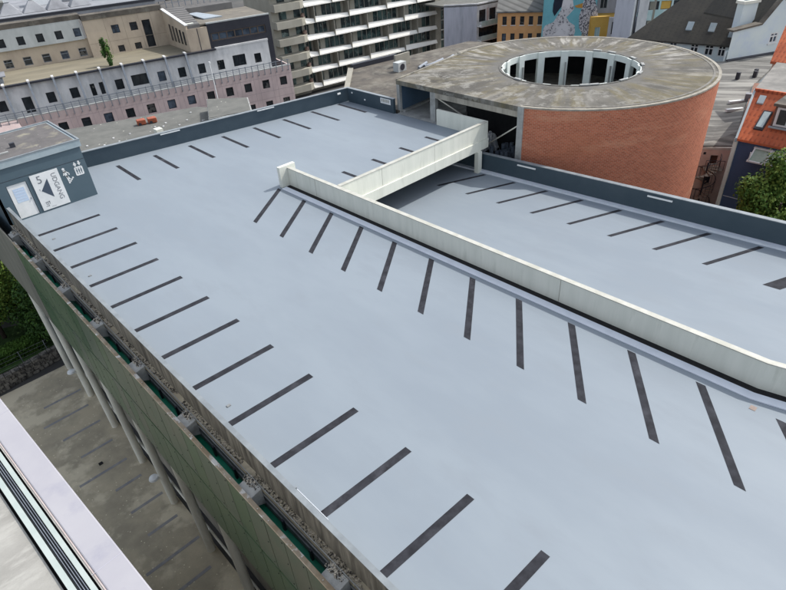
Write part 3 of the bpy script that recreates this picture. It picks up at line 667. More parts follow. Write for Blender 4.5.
# ---- pink office building, parallel to the far parapet
PP = thing('pink_office_building', 'long pink panelled office block with setback white upper storey', 'office building', (30, 76, GZ), R(-12.7))
FP = frame(41.3, 72.7, -12.7)
row1 = [(2.6 * k - .52, 2.6 * k + .50, -7.82, -6.68) for k in range(-15, 3)]
row2 = [(2.6 * k - .50 + .0, 2.6 * k + .52, -10.66, -9.55) for k in range(-15, 3)]
MB(FP).wall(-41, 6.55, -16.5, -5.35, row1 + row2, .25).build('pink_wall', pinkM, PP)
for i, h in enumerate(row1 + row2): pane(FP, h, PP, mull=0, rail=(i % 3 == 1), glass=glassD)
MB(FP).box(6.35, 6.55, .001, 12, -16.5, -5.35).build('pink_wall', pinkM, PP)
MB(FP).box(-41, 6.55, 0.001, .28, -5.348, -5.25).build('pink_coping', greyP, PP)
MB(FP).box(-41, 6.3, .28, 1.2, -5.75, -5.55).build('gallery_floor', greyP, PP)
# panel joints of the pink wall
m = MB(FP)
for k in range(-15, 3):
    for s_ in (2.6 * k - .95, 2.6 * k + .95): m.box(s_ - .015, s_ + .015, -.006, -.001, -16.4, -5.4)
for z in (-6.35, -8.25, -9.2, -11.2): m.box(-41, 6.5, -.005, -.001, z - .02, z + .02)
m.build('panel_joint', mat('pink_joint', (.38, .31, .31), None, 2, .8), PP)
FU = frame(41.3, 72.7, -12.7) @ Matrix.Translation((0, 1.2, 0))
up = []
for k in range(-15, 2):
    s_ = 2.6 * k - .55
    if k == -7: up += [(s_ - .3, s_ + .25, -4.7, -3.3), (s_ + .75, s_ + 1.25, -4.7, -3.3)]
    elif k == -5: up += [(s_ - .6, s_ + 1.5, -4.5, -3.2)]
    elif k == 0: up += [(s_ - .4, s_ + 1.35, -4.5, -3.1)]
    elif k == -10: up += [(s_, s_ + 1.0, -5.2, -3.4)]
    else: up += [(s_, s_ + .95, -4.55, -3.35)]
MB(FU).wall(-41, 4.3, -5.7, -2.0, up, .2).build('upper_wall', whitP, PP)
for h in up: pane(FU, h, PP, mull=1 if h[1] - h[0] > 1.2 else 0, depth=.08)
MB(FU).box(4.1, 4.3, .001, 5.0, -5.7, -2.0).build('upper_wall', whitP, PP)
MB(FU).box(-41, -3.0, -.45, .1, -1.98, -1.80).build('roof_edge', charM, PP)
MB(FU).box(-3.0, 4.35, -.06, .3, -1.98, -1.75).build('roof_coping', whitP, PP)
MB(FU).box(-41, 4.0, .3, 14, -2.2, -1.86).build('roof_terrace', tanRoof, PP)
for k in range(-15, -2):
    s_ = 2.6 * k + 1.3 - .5
    m = MB(FP)
    m.add([(s_ - .11, 0.75, -1.70), (s_ + .11, .75, -1.70), (s_ + .11, .04, -5.25), (s_ - .11, .04, -5.25), (s_ - .11, 1.15, -1.70), (s_ + .11, 1.15, -1.70), (s_ + .11, .36, -5.25), (s_ - .11, .36, -5.25)],
          [(0, 3, 2, 1), (4, 5, 6, 7), (0, 1, 5, 4), (1, 2, 6, 5), (2, 3, 7, 6), (3, 0, 4, 7)])
    m.build('slanted_fin', steelM, PP)
    MB(FU).box(s_ - .13, s_ + .13, -.55, .5, -1.79, -1.64).build('roof_bracket', whitP, PP)
m = MB(FP)
s_ = -40
while s_ < 6.4:
    m.box(s_ - .045, s_ + .045, -.27, -.19, -5.95, -4.45); m.box(s_ - .045, s_ + .045, -.19, -.002, -5.95, -5.85); s_ += .87
m.box(-41, 6.5, -.24, -.20, -4.6, -4.52); m.box(-41, 6.5, -.235, -.205, -4.85, -4.82); m.box(-41, 6.5, -.235, -.205, -5.1, -5.07)
m.build('gallery_railing', steelM, PP)
MB(FU).box(-30.5, -27.6, 1.6, 3.2, -1.84, -1.3).build('roof_unit', steelM, PP)
MB(FU).slab([(-31, 1.4, -1.05), (-27.2, 1.4, -1.05), (-27.2, 3.4, -.9), (-31, 3.4, -.9)], .12).build('unit_cover', metRoof, PP)
# gable-like pink wing at the far left
MB(FP).slab([(-36, -3.2, -9.5), (-26.8, -3.2, -9.5), (-27.8, -.01, -5.4), (-36, -.01, -5.4)], .3).build('sloped_wing_roof', pinkM, PP)
# shrub on the terrace
def leaves(m, cx_, cy_, cz_, rx, ry, rz_, n, s, rn, clumps=9, shell=.55, bot=-.75):
    cl = []
    for i in range(clumps):
        while True:
            v = Vector((rn.uniform(-1, 1), rn.uniform(-1, 1), rn.uniform(bot, 1)))
            if .25 < v.length < .92: break
        cl.append((v, rn.uniform(.22, .46)))
    for i in range(n):
        c, rad_ = rn.choice(cl)
        d = Vector((rn.gauss(0, 1), rn.gauss(0, 1), rn.gauss(0, 1))).normalized()
        q = c + d * rad_ * (rn.random() ** .35) * (1.25 if rn.random() < .08 else 1)
        P = Vector((cx_ + q.x * rx, cy_ + q.y * ry, cz_ + q.z * rz_))
        nn = (d + Vector((rn.uniform(-.8, .8), rn.uniform(-.8, .8), rn.uniform(-.3, 1.1)))).normalized()
        t = nn.orthogonal().normalized(); t.rotate(Matrix.Rotation(rn.uniform(0, 6.28), 3, nn)); b_ = nn.cross(t)
        k = s * rn.uniform(.6, 1.4)
        m.add([P - t * k, P + b_ * k * .55, P + t * k, P - b_ * k * .55], [(0, 1, 2, 3)])
def tree(name, label, x, y, z0, h, r_, n, s, lm, seed, rz_=None, group=None, trunk=True, clumps=14, cat='tree', bot=-.75):
    rn = random.Random(seed); t = thing(name, label, cat, (x, y, z0), 0, group)
    cz_ = z0 + h - (rz_ or r_)
    m = MB(); m.tube((x, y, z0), (x + .1, y, cz_ - r_ * .3), .05 * h * .45, .03 * h * .45, 10)
    for k in range(6):
        a = k * 1.05 + rn.random(); m.tube((x + .08, y, cz_ - r_ * .55), (x + math.cos(a) * r_ * .6, y + math.sin(a) * r_ * .6, cz_ + rn.uniform(-.1, .5) * r_), .02 * h * .45, .008 * h, 7)
    m.build('trunk', barkM, t)
    m = MB(); leaves(m, x, y, cz_, r_, r_, rz_ or r_, int(n * .62), s, rn, clumps, bot=bot); rn2 = random.Random(seed); m2 = MB(); leaves(m2, x, y, cz_ + .1, r_ * 1.04, r_ * 1.04, (rz_ or r_) * 1.03, int(n * .3), s * .85, rn2, clumps, bot=bot)
    m.build('crown', lm, t, extra=[(m2, {'leaf_yellow_green': leafA, 'leaf_mid_green': leafB}.get(lm.name, leafA))])
    return t
v = FU @ Vector((-16.0, 1.1, 0))
tree('terrace_bush', 'narrow green bush standing on the lichen covered terrace', v.x, v.y, -1.86, 2.9, .62, 1500, .13, leafC, 3, 1.4, clumps=7, cat='bush')
v = FP @ Vector((0, 0, 0))
# flagpole in front of the pink wall
fp = FP @ Vector((-5.2, -3.0, 0))
tag(MB().tube((fp.x, fp.y, -9.5), (fp.x, fp.y, -2.6), .09, .05, 10).tube((fp.x, fp.y, -2.6), (fp.x, fp.y, -2.4), .12, .12, 10).build('flagpole', waterW), 'bare white flagpole standing before the pink office block', 'flagpole')

# ---- charcoal rooftop storey with strip window
CH = thing('charcoal_rooftop_block', 'black clad rooftop block with a long strip window', 'building', (44, 76, -2.0), R(-12.7))
FC = frame(40.6, 73.2, -12.7) @ Matrix.Translation((0, 1.1, 0))
sw = (-2.3, 5.2, -1.02, -.02)
MB(FC).wall(-2.6, 5.95, -1.9, 1.1, [sw], .25).build('front_wall', charM, CH)
MB(FC).box(5.75, 5.95, .001, 9, -6.5, 1.1).build('side_wall', charM, CH)
MB(FC).box(4.32, 5.95, -.004, .2, -6.5, -1.902).build('side_wall', charM, CH)
MB(FC).box(-2.6, -2.4, .001, 9, -1.9, 1.1).build('side_wall', charM, CH)
pane(FC, sw, CH, mull=6, glass=glassD, fm=mat('brown_mullion', (.11, .085, .07), None, 3, .7), bar=.14)
MB(FC).box(-4.3, 5.9, .25, 9, 1.0, 1.18).build('roof', mat('brown_felt', (.17, .155, .13), (.135, .125, .105), .6, .95, c3=(.22, .2, .16), scale3=.5), CH)
MB(FC).box(-2.62, 5.97, -.03, .25, 1.102, 1.26).build('roof_trim', greyP, CH)
MB(FC).box(-5.3, -2.62, .0, 3, -1.9, .85).build('beige_stub', beigeM, CH)
MB(FC).box(-3.95, -3.85, -.008, -.001, -1.8, .8).build('stub_joint', charM, CH)
MB(FC).box(-5.1, -4.0, .5, 1.0, 1.19, 1.4).build('roof_box', creamM, CH)
MB(FC).slab([(-1.9, 3.2, 1.32), (.6, 3.2, 1.32), (-1.6, 7.4, 1.6), (-2.9, 7.4, 1.6)], .15).build('roof_duct', mat('zinc_blue', (.33, .38, .42), None, 2, .4), CH)
MB(FC).box(-5.4, 4.0, 9.01, 24, .9, 2.0).build('louvre_roof', louvM, CH)
MB(FC).box(-3.4, 4.2, 20, 30, 2.0, 4.6).build('plant_room', charM, CH)
m = MB(FC)
for k in range(12): m.box(-5.4 + k * .9, -5.3 + k * .9, 12, 12.1, 2.0, 3.1)
m.box(-5.4, 4.6, 12.01, 12.09, 3.1, 3.16).box(-5.4, 4.6, 12.01, 12.09, 2.6, 2.64)
m.build('railing', steelM, CH)

# ---- beige office building behind the terrace
BG = thing('beige_office_building', 'beige office building with grey top storey rising behind the terrace', 'office building', (26, 92, GZ), R(-12.7))
FB = frame(26.6, 86.0, -12.7)
lowr = [(-.6 + 2.17 * k - .47, -.6 + 2.17 * k + .47, -1.62, -.62) for k in range(-9, 1)]
uppr = [(-.5 + 2.17 * k - .42, -.5 + 2.17 * k + .42, .80, 1.78) for k in range(-9, 1)]
MB(FB).wall(-24, .4, -3, .42, lowr, .2).build('beige_wall', beigeM, BG)
MB(FB).wall(-24, .1, .45, 2.75, uppr, .2, y=-.35).build('grey_wall', greyP, BG)
MB(FB).box(-24, .1, -.35, .0, .40, .449).build('grey_wall', greyP, BG)
MB(FB).box(-.1, .1, -.349, .0, .451, 2.75).build('grey_wall', greyP, BG)
for h in lowr: pane(FB, h, BG, mull=0, rail=True, fm=steelM, bar=.06)
for h in uppr: pane(FB @ Matrix.Translation((0, -.35, 0)), h, BG, mull=0)
rt = [(3.6, 4.55, .55, 1.55), (5.9, 6.85, .55, 1.55), (3.7, 4.5, -1.75, -.95), (5.85, 6.7, -1.75, -.95), (7.5, 8.55, -1.75, 1.6)]
FB2 = FB @ Matrix.Translation((0, -.6, 0))
MB(FB2).wall(.4, 10.3, -3, 2.5, rt, .2).build('beige_wall', beigeM, BG)
MB(FB2).box(.4, .6, .001, .6, -3, 2.5).build('beige_wall', beigeM, BG)
for h in rt: pane(FB2, h, BG, mull=0 if h[1] - h[0] > 1 else 1, rail=h[3] - h[2] < 2)
m = MB(FB2)
for s_ in (2.9, 5.2, 7.2, 8.8): m.box(s_ - .02, s_ + .02, -.006, -.001, -2, 2.5)
m.box(.4, 10.3, -.006, -.001, -.32, -.28)
m.build('panel_joint', mat('beige_joint', (.31, .265, .205), None, 2, .8), BG)
MB(FB2).box(.38, 10.4, -.1, 1.5, 2.502, 3.1).build('roof_band', roofBr, BG)
MB(FB).box(-24, .3, -.36, 1.5, 2.752, 3.3).build('roof_band', roofBr, BG)
MB(FB).box(-24, 10.3, 1.51, 3.2, 2.6, 3.75).build('roof_rim', metRoof, BG)
MB(FB).box(-24, 10.3, 1.45, 1.505, 3.4, 3.70).build('roof_gutter', charM, BG)
# the wing that comes forward on the right
a = FB2 @ Vector((10.3, 0, 0)); b_ = FC @ Vector((-5.3, 0, 0))
m = MB().slab([(a.x, a.y, 2.5), (b_.x, b_.y, 1.3), (b_.x + .3, b_.y, 1.3), (a.x + .3, a.y, 2.5)], 5.5); m.build('wing_wall', beigeM, BG)
MB().slab([(a.x - .08, a.y, 2.62), (b_.x - .08, b_.y - .1, 1.42), (b_.x + .35, b_.y - .1, 1.42), (a.x + .35, a.y, 2.62)], .115).build('wing_coping', whiteM, BG)
MB().slab([(a.x + .36, a.y, 2.45), (b_.x + .36, b_.y, 1.25), (b_.x + 1.9, b_.y - .3, 1.25), (a.x + 3.2, a.y, 2.45)], .4).build('wing_roof', louvM, BG)
dv_ = Vector((b_.x - a.x, b_.y - a.y)); L2 = dv_.length; ang_ = math.degrees(math.atan2(-dv_.y, -dv_.x))
FWg = frame(b_.x, b_.y, 0)
for k in range(5):
    t = .22 + .15 * k; q = Vector((a.x, a.y)).lerp(Vector((b_.x, b_.y)), t)
    q2 = Vector((a.x, a.y)).lerp(Vector((b_.x, b_.y)), t + .07)
    MB().prism([(q.x - .05, q.y), (q2.x - .05, q2.y), (q2.x - .004, q2.y), (q.x - .004, q.y)], -1.1, .9 - .1 * k).build('window', glassD, BG)
# skylight pyramids on the rear roof
for k in range(11):
    s_ = -22 + 2.75 * k
    if s_ > 6: break
    m = MB(FB)
    if s_ < .5:
        m.add([(s_, 3.4, 3.76), (s_ + 2.6, 3.4, 3.76), (s_ + 2.6, 6.4, 3.76), (s_, 6.4, 3.76), (s_ + 1.3, 4.9, 5.3)], [(0, 1, 4), (1, 2, 4), (2, 3, 4), (3, 0, 4)])
        o_ = m.build('skylight', metRoof, BG)
        MB(FB).box(s_ + 1.0, s_ + 1.6, 4.6, 5.2, 5.1, 5.7).build('skylight_cap', waterW, o_)
MB(FB).box(-24, 12, 3.25, 30, 3.0, 3.7).build('rear_roof', metRoof, BG)
for k in range(7):
    s_ = -22 + 4.4 * k; MB(FB).box(s_, s_ + rr.uniform(1.6, 3.2), 8 + rr.uniform(0, 3), 13, 3.72, 4.3 + rr.uniform(0, 1.2)).build('roof_unit', [waterW, metRoof, glassB, roofG][k % 4], BG)

# ---- low annex roofs just beyond the far parapet
LR = thing('low_annex', 'low flat grey felt roof below the pink block with a raised box', 'building', (16, 52, GZ), R(-12.7))
MB().prism([(-2, 50), (8.5, 45), (28.9, 41.3), (31.5, 46.5), (26.2, 57.2), (-2, 68.0)], GZ, -3.1).build('annex_body', roofG, LR)
MB().prism([(23.2, 48.9), (26.9, 47.5), (29.1, 51.7), (26.3, 54.8)], -3.09, -1.95).build('roof_box', concL, LR)
MB().prism([(23.3, 49.0), (26.85, 47.65), (28.95, 51.65), (26.25, 54.6)], -1.94, -1.90).build('box_felt', roofG, LR)
FL = frame(8.9, 44.6, -10.4)
MB(FL).box(0, 20, 0, .35, -3.2, -1.3).build('roof_upstand', fasciaM, LR)
MB(FL).box(0, 20, .36, 3.2, -2.0, -1.35).build('roof_deck', roofG, LR)
MB(FL).box(0, 20, 3.21, 3.35, -2.0, -1.28).build('roof_edge', charM, LR)
MB(FL).box(3.4, 4.6, -.03, -.002, -1.95, -1.55).build('grille', charM, LR)
MB().box(19.6, 20.2, 52.2, 52.9, -3.09, -2.6).build('roof_hatch', creamM, LR)
for k in range(14):
    x, y = rr.uniform(12, 25), rr.uniform(49, 56)
    MB().box(x, x + .16, y, y + .12, -3.09, -3.0).build('roof_stone', whitP, LR)
rt_ = thing('red_roof_machine', 'small red machine parked on the grey annex roof', 'machine', (20.5, 57.3, -3.1))
q = (19.6, 56.4)
for k in range(2):
    MB().prism([(q[0] + k * .95, q[1] - k * .35), (q[0] + .75 + k * .95, q[1] - .25 - k * .35), (q[0] + .9 + k * .95, q[1] + .45 - k * .3), (q[0] + .15 + k * .95, q[1] + .6 - k * .3)], -3.05, -2.6).build('housing', redM, rt_, .05)
    MB().tube((q[0] + .2 + k * .95, q[1] - .1 - k * .35, -2.96), (q[0] + .3 + k * .95, q[1] + .3 - k * .3, -2.96), .14).build('wheel', charM, rt_)

# ---- brown roof right of the corner, with plant
BR = thing('brown_roof_annex', 'flat mossy brown gravel roof between garage corner and apartment block', 'building', (38, 36, GZ))
MB().prism([(30.25, 31.6), (38, 32.4), (44, 32.6), (52, 36.5), (51, 42), (36, 44.0), (30.4, 38.2)], GZ, .15).build('roof_body', roofBr, BR)
MB().prism([(30.6, 38.6), (36.2, 44.5), (36.5, 44.1), (30.9, 38.3)], .1, .28).build('roof_curb', finM, BR)
MB().prism([(36.4, 44.0), (41.5, 43.3), (41.5, 43.6), (36.4, 44.4)], .1, .55).build('roof_curb', charM, BR)
ac = tag(MB().box(37.9, 38.9, 39.4, 40.1, .16, .95).build('air_conditioner', greyP), 'white air conditioning box on the brown mossy roof', 'air conditioner')
MB().tube((38.4, 39.39, .55), (38.4, 39.36, .55), .28, n=20).build('fan', charM, ac)
dk_ = thing('duct_tangle', 'bent silver ducts lying on brown roof beside the drum', 'ducts', (41, 38.5, .15))
for k in range(9):
    x = 39.6 + k * .75; MB().tube((x, 38.4 + rr.uniform(-.3, .3), .32), (x + rr.uniform(1.2, 1.8), 38.6 + rr.uniform(-.6, .8), .32 + rr.uniform(0, .15)), .13, n=8).build('duct', steelM, dk_)
MB().box(39.0, 40.9, 40.9, 41.1, .16, 1.2).build('screen_board', finM, dk_)

# ---- white balcony apartment block
AP = thing('apartment_block', 'apartment block with bright white balcony bands and dark windows', 'apartment block', (92, 92, -18), R(-7.7))
FA = frame(87.3, 92.4, -7.7)
levels = [.2, -2.55, -5.38, -8.25, -11.15, -14.0, -16.9]
fins = {0: [-17.3, -9.8, -.9, 6.7], 1: [-13.3, -5.7, 3.3]}
holes = []
for li, z in enumerate(levels):
    fl = sorted(fins[li % 2]); edges = [-19.3] + fl + [12.0]
    for j in range(len(edges) - 1):
        a, b_ = edges[j], edges[j + 1]
        w_ = b_ - a
        if w_ < 2.5: holes.append((a + .3, b_ - .4, z + .3, z + 2.45)); continue
        holes.append((a + .5, a + 1.5, z + .3, z + 2.45))
        holes.append((a + 2.5, b_ - .5, z + .3, z + 2.45))
MB(FA).wall(-19.4, 12.0, -19, 6, holes, .2, y=1.5).build('rear_wall', tanM, AP)
FA2 = FA @ Matrix.Translation((0, 1.5, 0))
for h in holes: pane(FA2, h, AP, glass=glassG, fm=mat('pale_frame', (.38, .37, .33), None, 2, .7) if 'pale_frame' not in MATS else MATS['pale_frame'], mull=max(1, int((h[1] - h[0]) / 1.25)), depth=.08, bar=.09)
for li, z in enumerate(levels):
    fl = sorted(fins[li % 2]); edges = [-19.3] + fl + [12.0]
    for j in range(len(edges) - 1):
        a, b_ = edges[j], edges[j + 1]
        m = MB(FA).prism([(a + .03, -.40), (b_ - .03, -.40), (b_ - .03, 1.495), (a + .03, 1.495)], z - .22, z - .05)
        o_ = m.build('balcony_floor', bandM, AP)
        m = MB(FA); h_ = .95
        m.add([(a + .03, -.42, z - .221), (b_ - .03, -.42, z - .221), (b_ - .03, -.05, z + .42), (a + .03, .02, z + .74), (a + .03, -.26, z - .221), (b_ - .03, -.26, z - .221), (b_ - .03, .07, z + .42), (a + .03, .14, z + .74)],
              [(0, 1, 2, 3), (7, 6, 5, 4), (3, 2, 6, 7), (1, 5, 6, 2), (0, 3, 7, 4), (0, 4, 5, 1)])
        m.build('balcony_front', bandM, o_)
    for f_ in fl + [11.95]:
        MB(FA).box(f_ - .09, f_ + .06, -.45 if f_ < 11 else .1, 1.49, z - .24, z + 2.45).build('balcony_divider', finM, AP)
MB(FA).box(-19.4, 12.6, 1.72, 14, -19, 6).build('building_core', tanM, AP)
MB(FA).box(12.0, 13.4, .1, 1.71, -19, 6).build('end_pier', finM, AP)
# left stack with curved corner balconies
MB(FA).box(-25.4, -19.42, .9, 12, -19, 6).build('corner_stack', tanM, AP)
for z in levels:
    pts = [(-25.4, -.9), (-20.3, -.9), (-19.5, -.5), (-18.9, .3), (-18.8, .89), (-25.4, .89)]
    MB(FA).prism(pts, z - .25, z + .95).build('corner_balcony', tanM, AP)
    for a, b_ in ((-23.9, -22.4), (-20.9, -19.6)): MB(FA).box(a, b_, .86, .898, z + 1.0, z + 2.5).build('window', glassG, AP)
    MB(FA).tube((-19.6, .2, z + .95), (-19.3, .35, z + 1.55), .42, .30, 12).build('curved_screen', mat('rust_brown', (.12, .08, .06), (.30, .20, .16), 1.5, .7) if 'rust_brown' not in MATS else MATS['rust_brown'], AP)
# glazed link
GLK = thing('glazed_stairwell', 'narrow glazed stairwell between white balconies and the windowless grey wall', 'stairwell', (100, 88, -18), R(-7.7))
MB(FA).box(13.6, 15.9, 2.2, 6, -19, -2).build('glazing', glassG, GLK)
m = MB(FA)
for k in range(9): m.box(13.5, 16.0, 2.0, 2.19, -18.5 + k * 2, -18.3 + k * 2)
for s_ in (13.5, 14.7, 15.9): m.box(s_, s_ + .1, 2.05, 2.195, -19, -2)
m.build('frame_bars', concL, GLK)

# ---- windowless grey block with rear balconies
def wallbox(name, a, b_, z0, z1, t, m, parent, holes=(), fmfn=None):
    """wall between plan points a and b (left to right as seen), facing the garage"""
    a = Vector(a); b_ = Vector(b_); F = frame(a.x, a.y, math.degrees(math.atan2(b_.y - a.y, b_.x - a.x))); L_ = (b_ - a).length
    MB(F).wall(0, L_, z0, z1, list(holes), .2).build(name, m, parent)
    return F, L_
GB = thing('grey_rendered_block', 'windowless blue grey rendered wall of a flat roofed block', 'building', (99, 84, -17))
wallbox('plain_wall', (95.4, 85.2), (99.7, 80.2), -18, -6.2, .3, gblock, GB)
F, L_ = wallbox('balcony_wall', (99.71, 80.2), (106.5, 79.2), -18, -6.4, .3, whitP, GB, [(.6, 2.4, -9.4, -7.2), (3.4, 5.2, -9.4, -7.2), (.6, 5.9, -12.2, -10.3), (.6, 5.9, -14.8, -13.0)])
for h in [(.6, 2.4, -9.4, -7.2), (3.4, 5.2, -9.4, -7.2), (.6, 5.9, -12.2, -10.3), (.6, 5.9, -14.8, -13.0)]: pane(F, h, GB, mull=3, fm=charM)
for z in (-10.0, -12.7): 
    MB(F).box(.1, 6.6, -1.3, -.01, z - .2, z).build('balcony', whiteM, GB)
    MB(F).box(.1, 6.6, -1.34, -1.28, z + .01, z + .9).build('balcony_rail', glassB, GB)
MB(F).box(2.7, 3.1, -.03, -.002, -9.6, -7).build('pink_panel', pinkM, GB)
MB().prism([(95.4, 85.2), (99.7, 80.2), (106.5, 79.2), (107, 92), (96, 93)], -6.38, -6.1).build('flat_roof', roofG, GB)
MB().prism([(95.3, 85.1), (99.7, 80.0), (106.6, 79.0), (106.6, 79.25), (99.8, 80.3), (95.5, 85.3)], -6.09, -5.85).build('roof_trim', whitP, GB)
# distant orange house above
OH = thing('distant_orange_house', 'small orange rendered house showing above the grey flat roof', 'house', (108, 97, -17))
MB().box(98, 112, 94, 104, -17, -4).build('walls', orangeM, OH)
MB().box(97.6, 112.4, 93.6, 104.4, -3.99, -3.7).build('roof', whitP, OH)

# ---- long orange house with grey roof
OR = thing('orange_house', 'long orange rendered house under a plain grey roof', 'house', (101, 69, -17))
oa, ob_ = (98.0, 73.6), (103.4, 64.6)
hs = []
for k in range(6): hs += [(.8 + 1.65 * k, 1.6 + 1.65 * k, -9.0, -7.5), (.8 + 1.65 * k, 1.6 + 1.65 * k, -12.0, -10.5)]
F, L_ = wallbox('front_wall', oa, ob_, -18, -6.5, .3, orangeM, OR, hs)
for h in hs: pane(F, h, OR, mull=0, rail=True, fm=charM, bar=.06); MB(F).box(h[0] - .1, h[1] + .1, -.1, -.002, h[2] - .14, h[2] - .02).build('sill', whiteM, OR)
MB(F).slab([(-.4, -.5, -6.55), (L_ + 2, -.5, -6.55), (L_ + 2, 12, -.5), (-.4, 12, -.5)], .25).build('roof', greyRoof, OR)
MB(F).box(-.1, 0, .0, 12, -18, -6.7).build('side_wall', orangeM, OR)
for s_ in (6.0, 7.2): MB(F).box(s_, s_ + .7, 7.3, 8.0, -3.2, -2.0).build('roof_window', waterW, OR)

# ---- mural house
MU = thing('mural_house', 'house gable painted turquoise with a grey figure and a grey bird', 'house', (104, 62, -17))
ma, mb = Vector((99.3, 64.6)), Vector((103.6, 56.5))
F = frame(ma.x, ma.y, math.degrees(math.atan2(mb.y - ma.y, mb.x - ma.x))); L_ = (mb - ma).length
MB(F).box(0, L_, 0, 9, -18, -1.0).build('gable_wall', turqM, MU)
def flat(pts, m, name, parent, y=-.03):
    n = len(pts); MB(F).add([(p_[0], y, p_[1]) for p_ in pts] + [(p_[0], y + .025, p_[1]) for p_ in pts], [tuple(range(n)), tuple(range(2 * n - 1, n - 1, -1))] + [(i, n + i, n + (i + 1) % n, (i + 1) % n) for i in range(n)]).build(name, m, parent)
k = L_ / 46.0     # one photo pixel in metres on this wall (546..592)
def mp_(x, y): return ((x - 546) * k, -4.2 - y * k * .98)
flat([mp_(*q) for q in [(548, 46), (547, 26), (549, 22), (556, 19), (560, 12), (562, 8), (562, 0), (571, 0), (572.5, 6), (573, 8), (571.5, 10), (569, 13), (567, 15), (570, 19), (575, 22), (576, 27), (575, 33), (573, 46)]], figM, 'painted_figure', MU)
flat([mp_(*q) for q in [(555.5, -2), (563, -2), (562, 6), (559, 10), (556.5, 14), (554.5, 10), (554.5, 4)]], inkM, 'painted_hair', MU, -.06)
flat([mp_(*q) for q in [(582, -2), (589, -2), (592, 6), (594, 12), (595, 22), (590, 30), (588, 36), (583, 30), (579, 24), (578, 14), (579.5, 8), (580, 3)]], birdM, 'painted_bird', MU)
flat([mp_(*q) for q in [(573, 5.5), (580, 3.2), (580, 7.4), (575, 7)]], beakM, 'painted_beak', MU, -.06)
flat([mp_(*q) for q in [(582, 29), (584, 29), (583.6, 46), (581.8, 46)]], finM, 'painted_leg', MU, -.05)
# ---- small roofs and yellow house
YH = thing('yellow_house', 'yellow rendered house with orange tile roof next to mural', 'house', (106, 55, -17))
F, L_ = wallbox('front_wall', (102.2, 56.4), (105.0, 52.8), -18, -6.9, .3, yellowM, YH, [(.8, 1.7, -10.4, -8.6), (3.0, 3.8, -9.4, -7.9)])
for h in [(.8, 1.7, -10.4, -8.6), (3.0, 3.8, -9.4, -7.9)]: pane(F, h, YH, mull=1, fm=whiteM, glass=glassB)
MB(F).box(-.1, L_, .25, 7, -18, -6.95).build('building_core', yellowM, YH)
YB2 = thing('grey_white_house', 'grey house with orange roof above the yellow house', 'house', (110, 56, -17))
F, L_ = wallbox('front_wall', (105.5, 58.0), (110.2, 51.5), -18, -3.4, .3, gblock, YB2, [(1.0, 2.2, -6.2, -4.2), (3.6, 5.0, -6.2, -4.2), (5.8, 7.2, -8.2, -4.6)])
for h in [(1.0, 2.2, -6.2, -4.2), (3.6, 5.0, -6.2, -4.2), (5.8, 7.2, -8.2, -4.6)]: pane(F, h, YB2, mull=1, fm=whiteM)
MB(F).slab([(-1, -.8, -3.5), (L_ - 2, -.8, -3.5), (L_ - 3.5, 6, 1.5), (-1, 6, 1.5)], .25).build('roof', tileO, YB2)
MB(F).box(0, L_, .25, 8, -18, -3.8).build('building_core', gblock, YB2)
SB = thing('shadow_opening_house', 'pale house end with one dark square opening beside yellow wall', 'house', (104, 52.0, -17))
F, L_ = wallbox('front_wall', (103.0, 53.4), (104.6, 50.9), -18, -6.9, .3, whitP, SB, [(.5, 2.3, -9.6, -7.6)])
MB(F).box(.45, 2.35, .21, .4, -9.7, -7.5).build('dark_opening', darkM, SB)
MB(F).box(0, L_, .41, 7, -18, -7).build('building_core', whitP, SB)
# ---- modern slab towers with glass bands
MT = thing('concrete_slab_tower', 'two tall pale concrete slab walls with grey recess between', 'building', (102, 49, -17))
MB().prism([(99.8, 51.0), (101.0, 48.4), (104, 49.5), (103, 52.2)], -18, 3).build('slab_wall', gblock, MT)
MB().prism([(101.02, 48.4), (101.1, 48.15), (104.1, 49.3), (104.0, 49.48)], -18, 3).build('slab_edge', whiteM, MT)
MB().prism([(103.5, 48.5), (104.5, 46.3), (106, 46.8), (105.2, 49.2)], -18, 3).build('recess_wall', finM, MT)
MB().prism([(101.4, 47.7), (102.0, 46.4), (103.4, 47.0), (102.8, 48.3)], -18, 3).build('slab_wall', whitP, MT)
MB().add([(101.6, 48.1, -6.0), (102.9, 47.0, -6.8), (103.0, 48.2, -4.6)], [(0, 1, 2), (2, 1, 0)]).build('glass_canopy', glassB, MT)
GO = thing('glass_band_office', 'office wing with pale glass bands and dark windows', 'office building', (110, 44, -17))
F = frame(103.5, 47.5, -46); hs = []
for z in (-11.2, -8.3, -5.4, -2.5): hs += [(s_, s_ + 1.7, z, z + 1.3) for s_ in (.4, 2.4, 4.4, 6.4, 8.4)]
MB(F).wall(0, 11, -18, 2, hs, .2).build('band_wall', glassB, GO)
for i, h in enumerate(hs): pane(F, h, GO, glass=yellowM if i % 5 == 1 else glassD, fm=charM, mull=0)
MB(F).box(0, 11, .3, 8, -18, 2).build('building_core', gblock, GO)

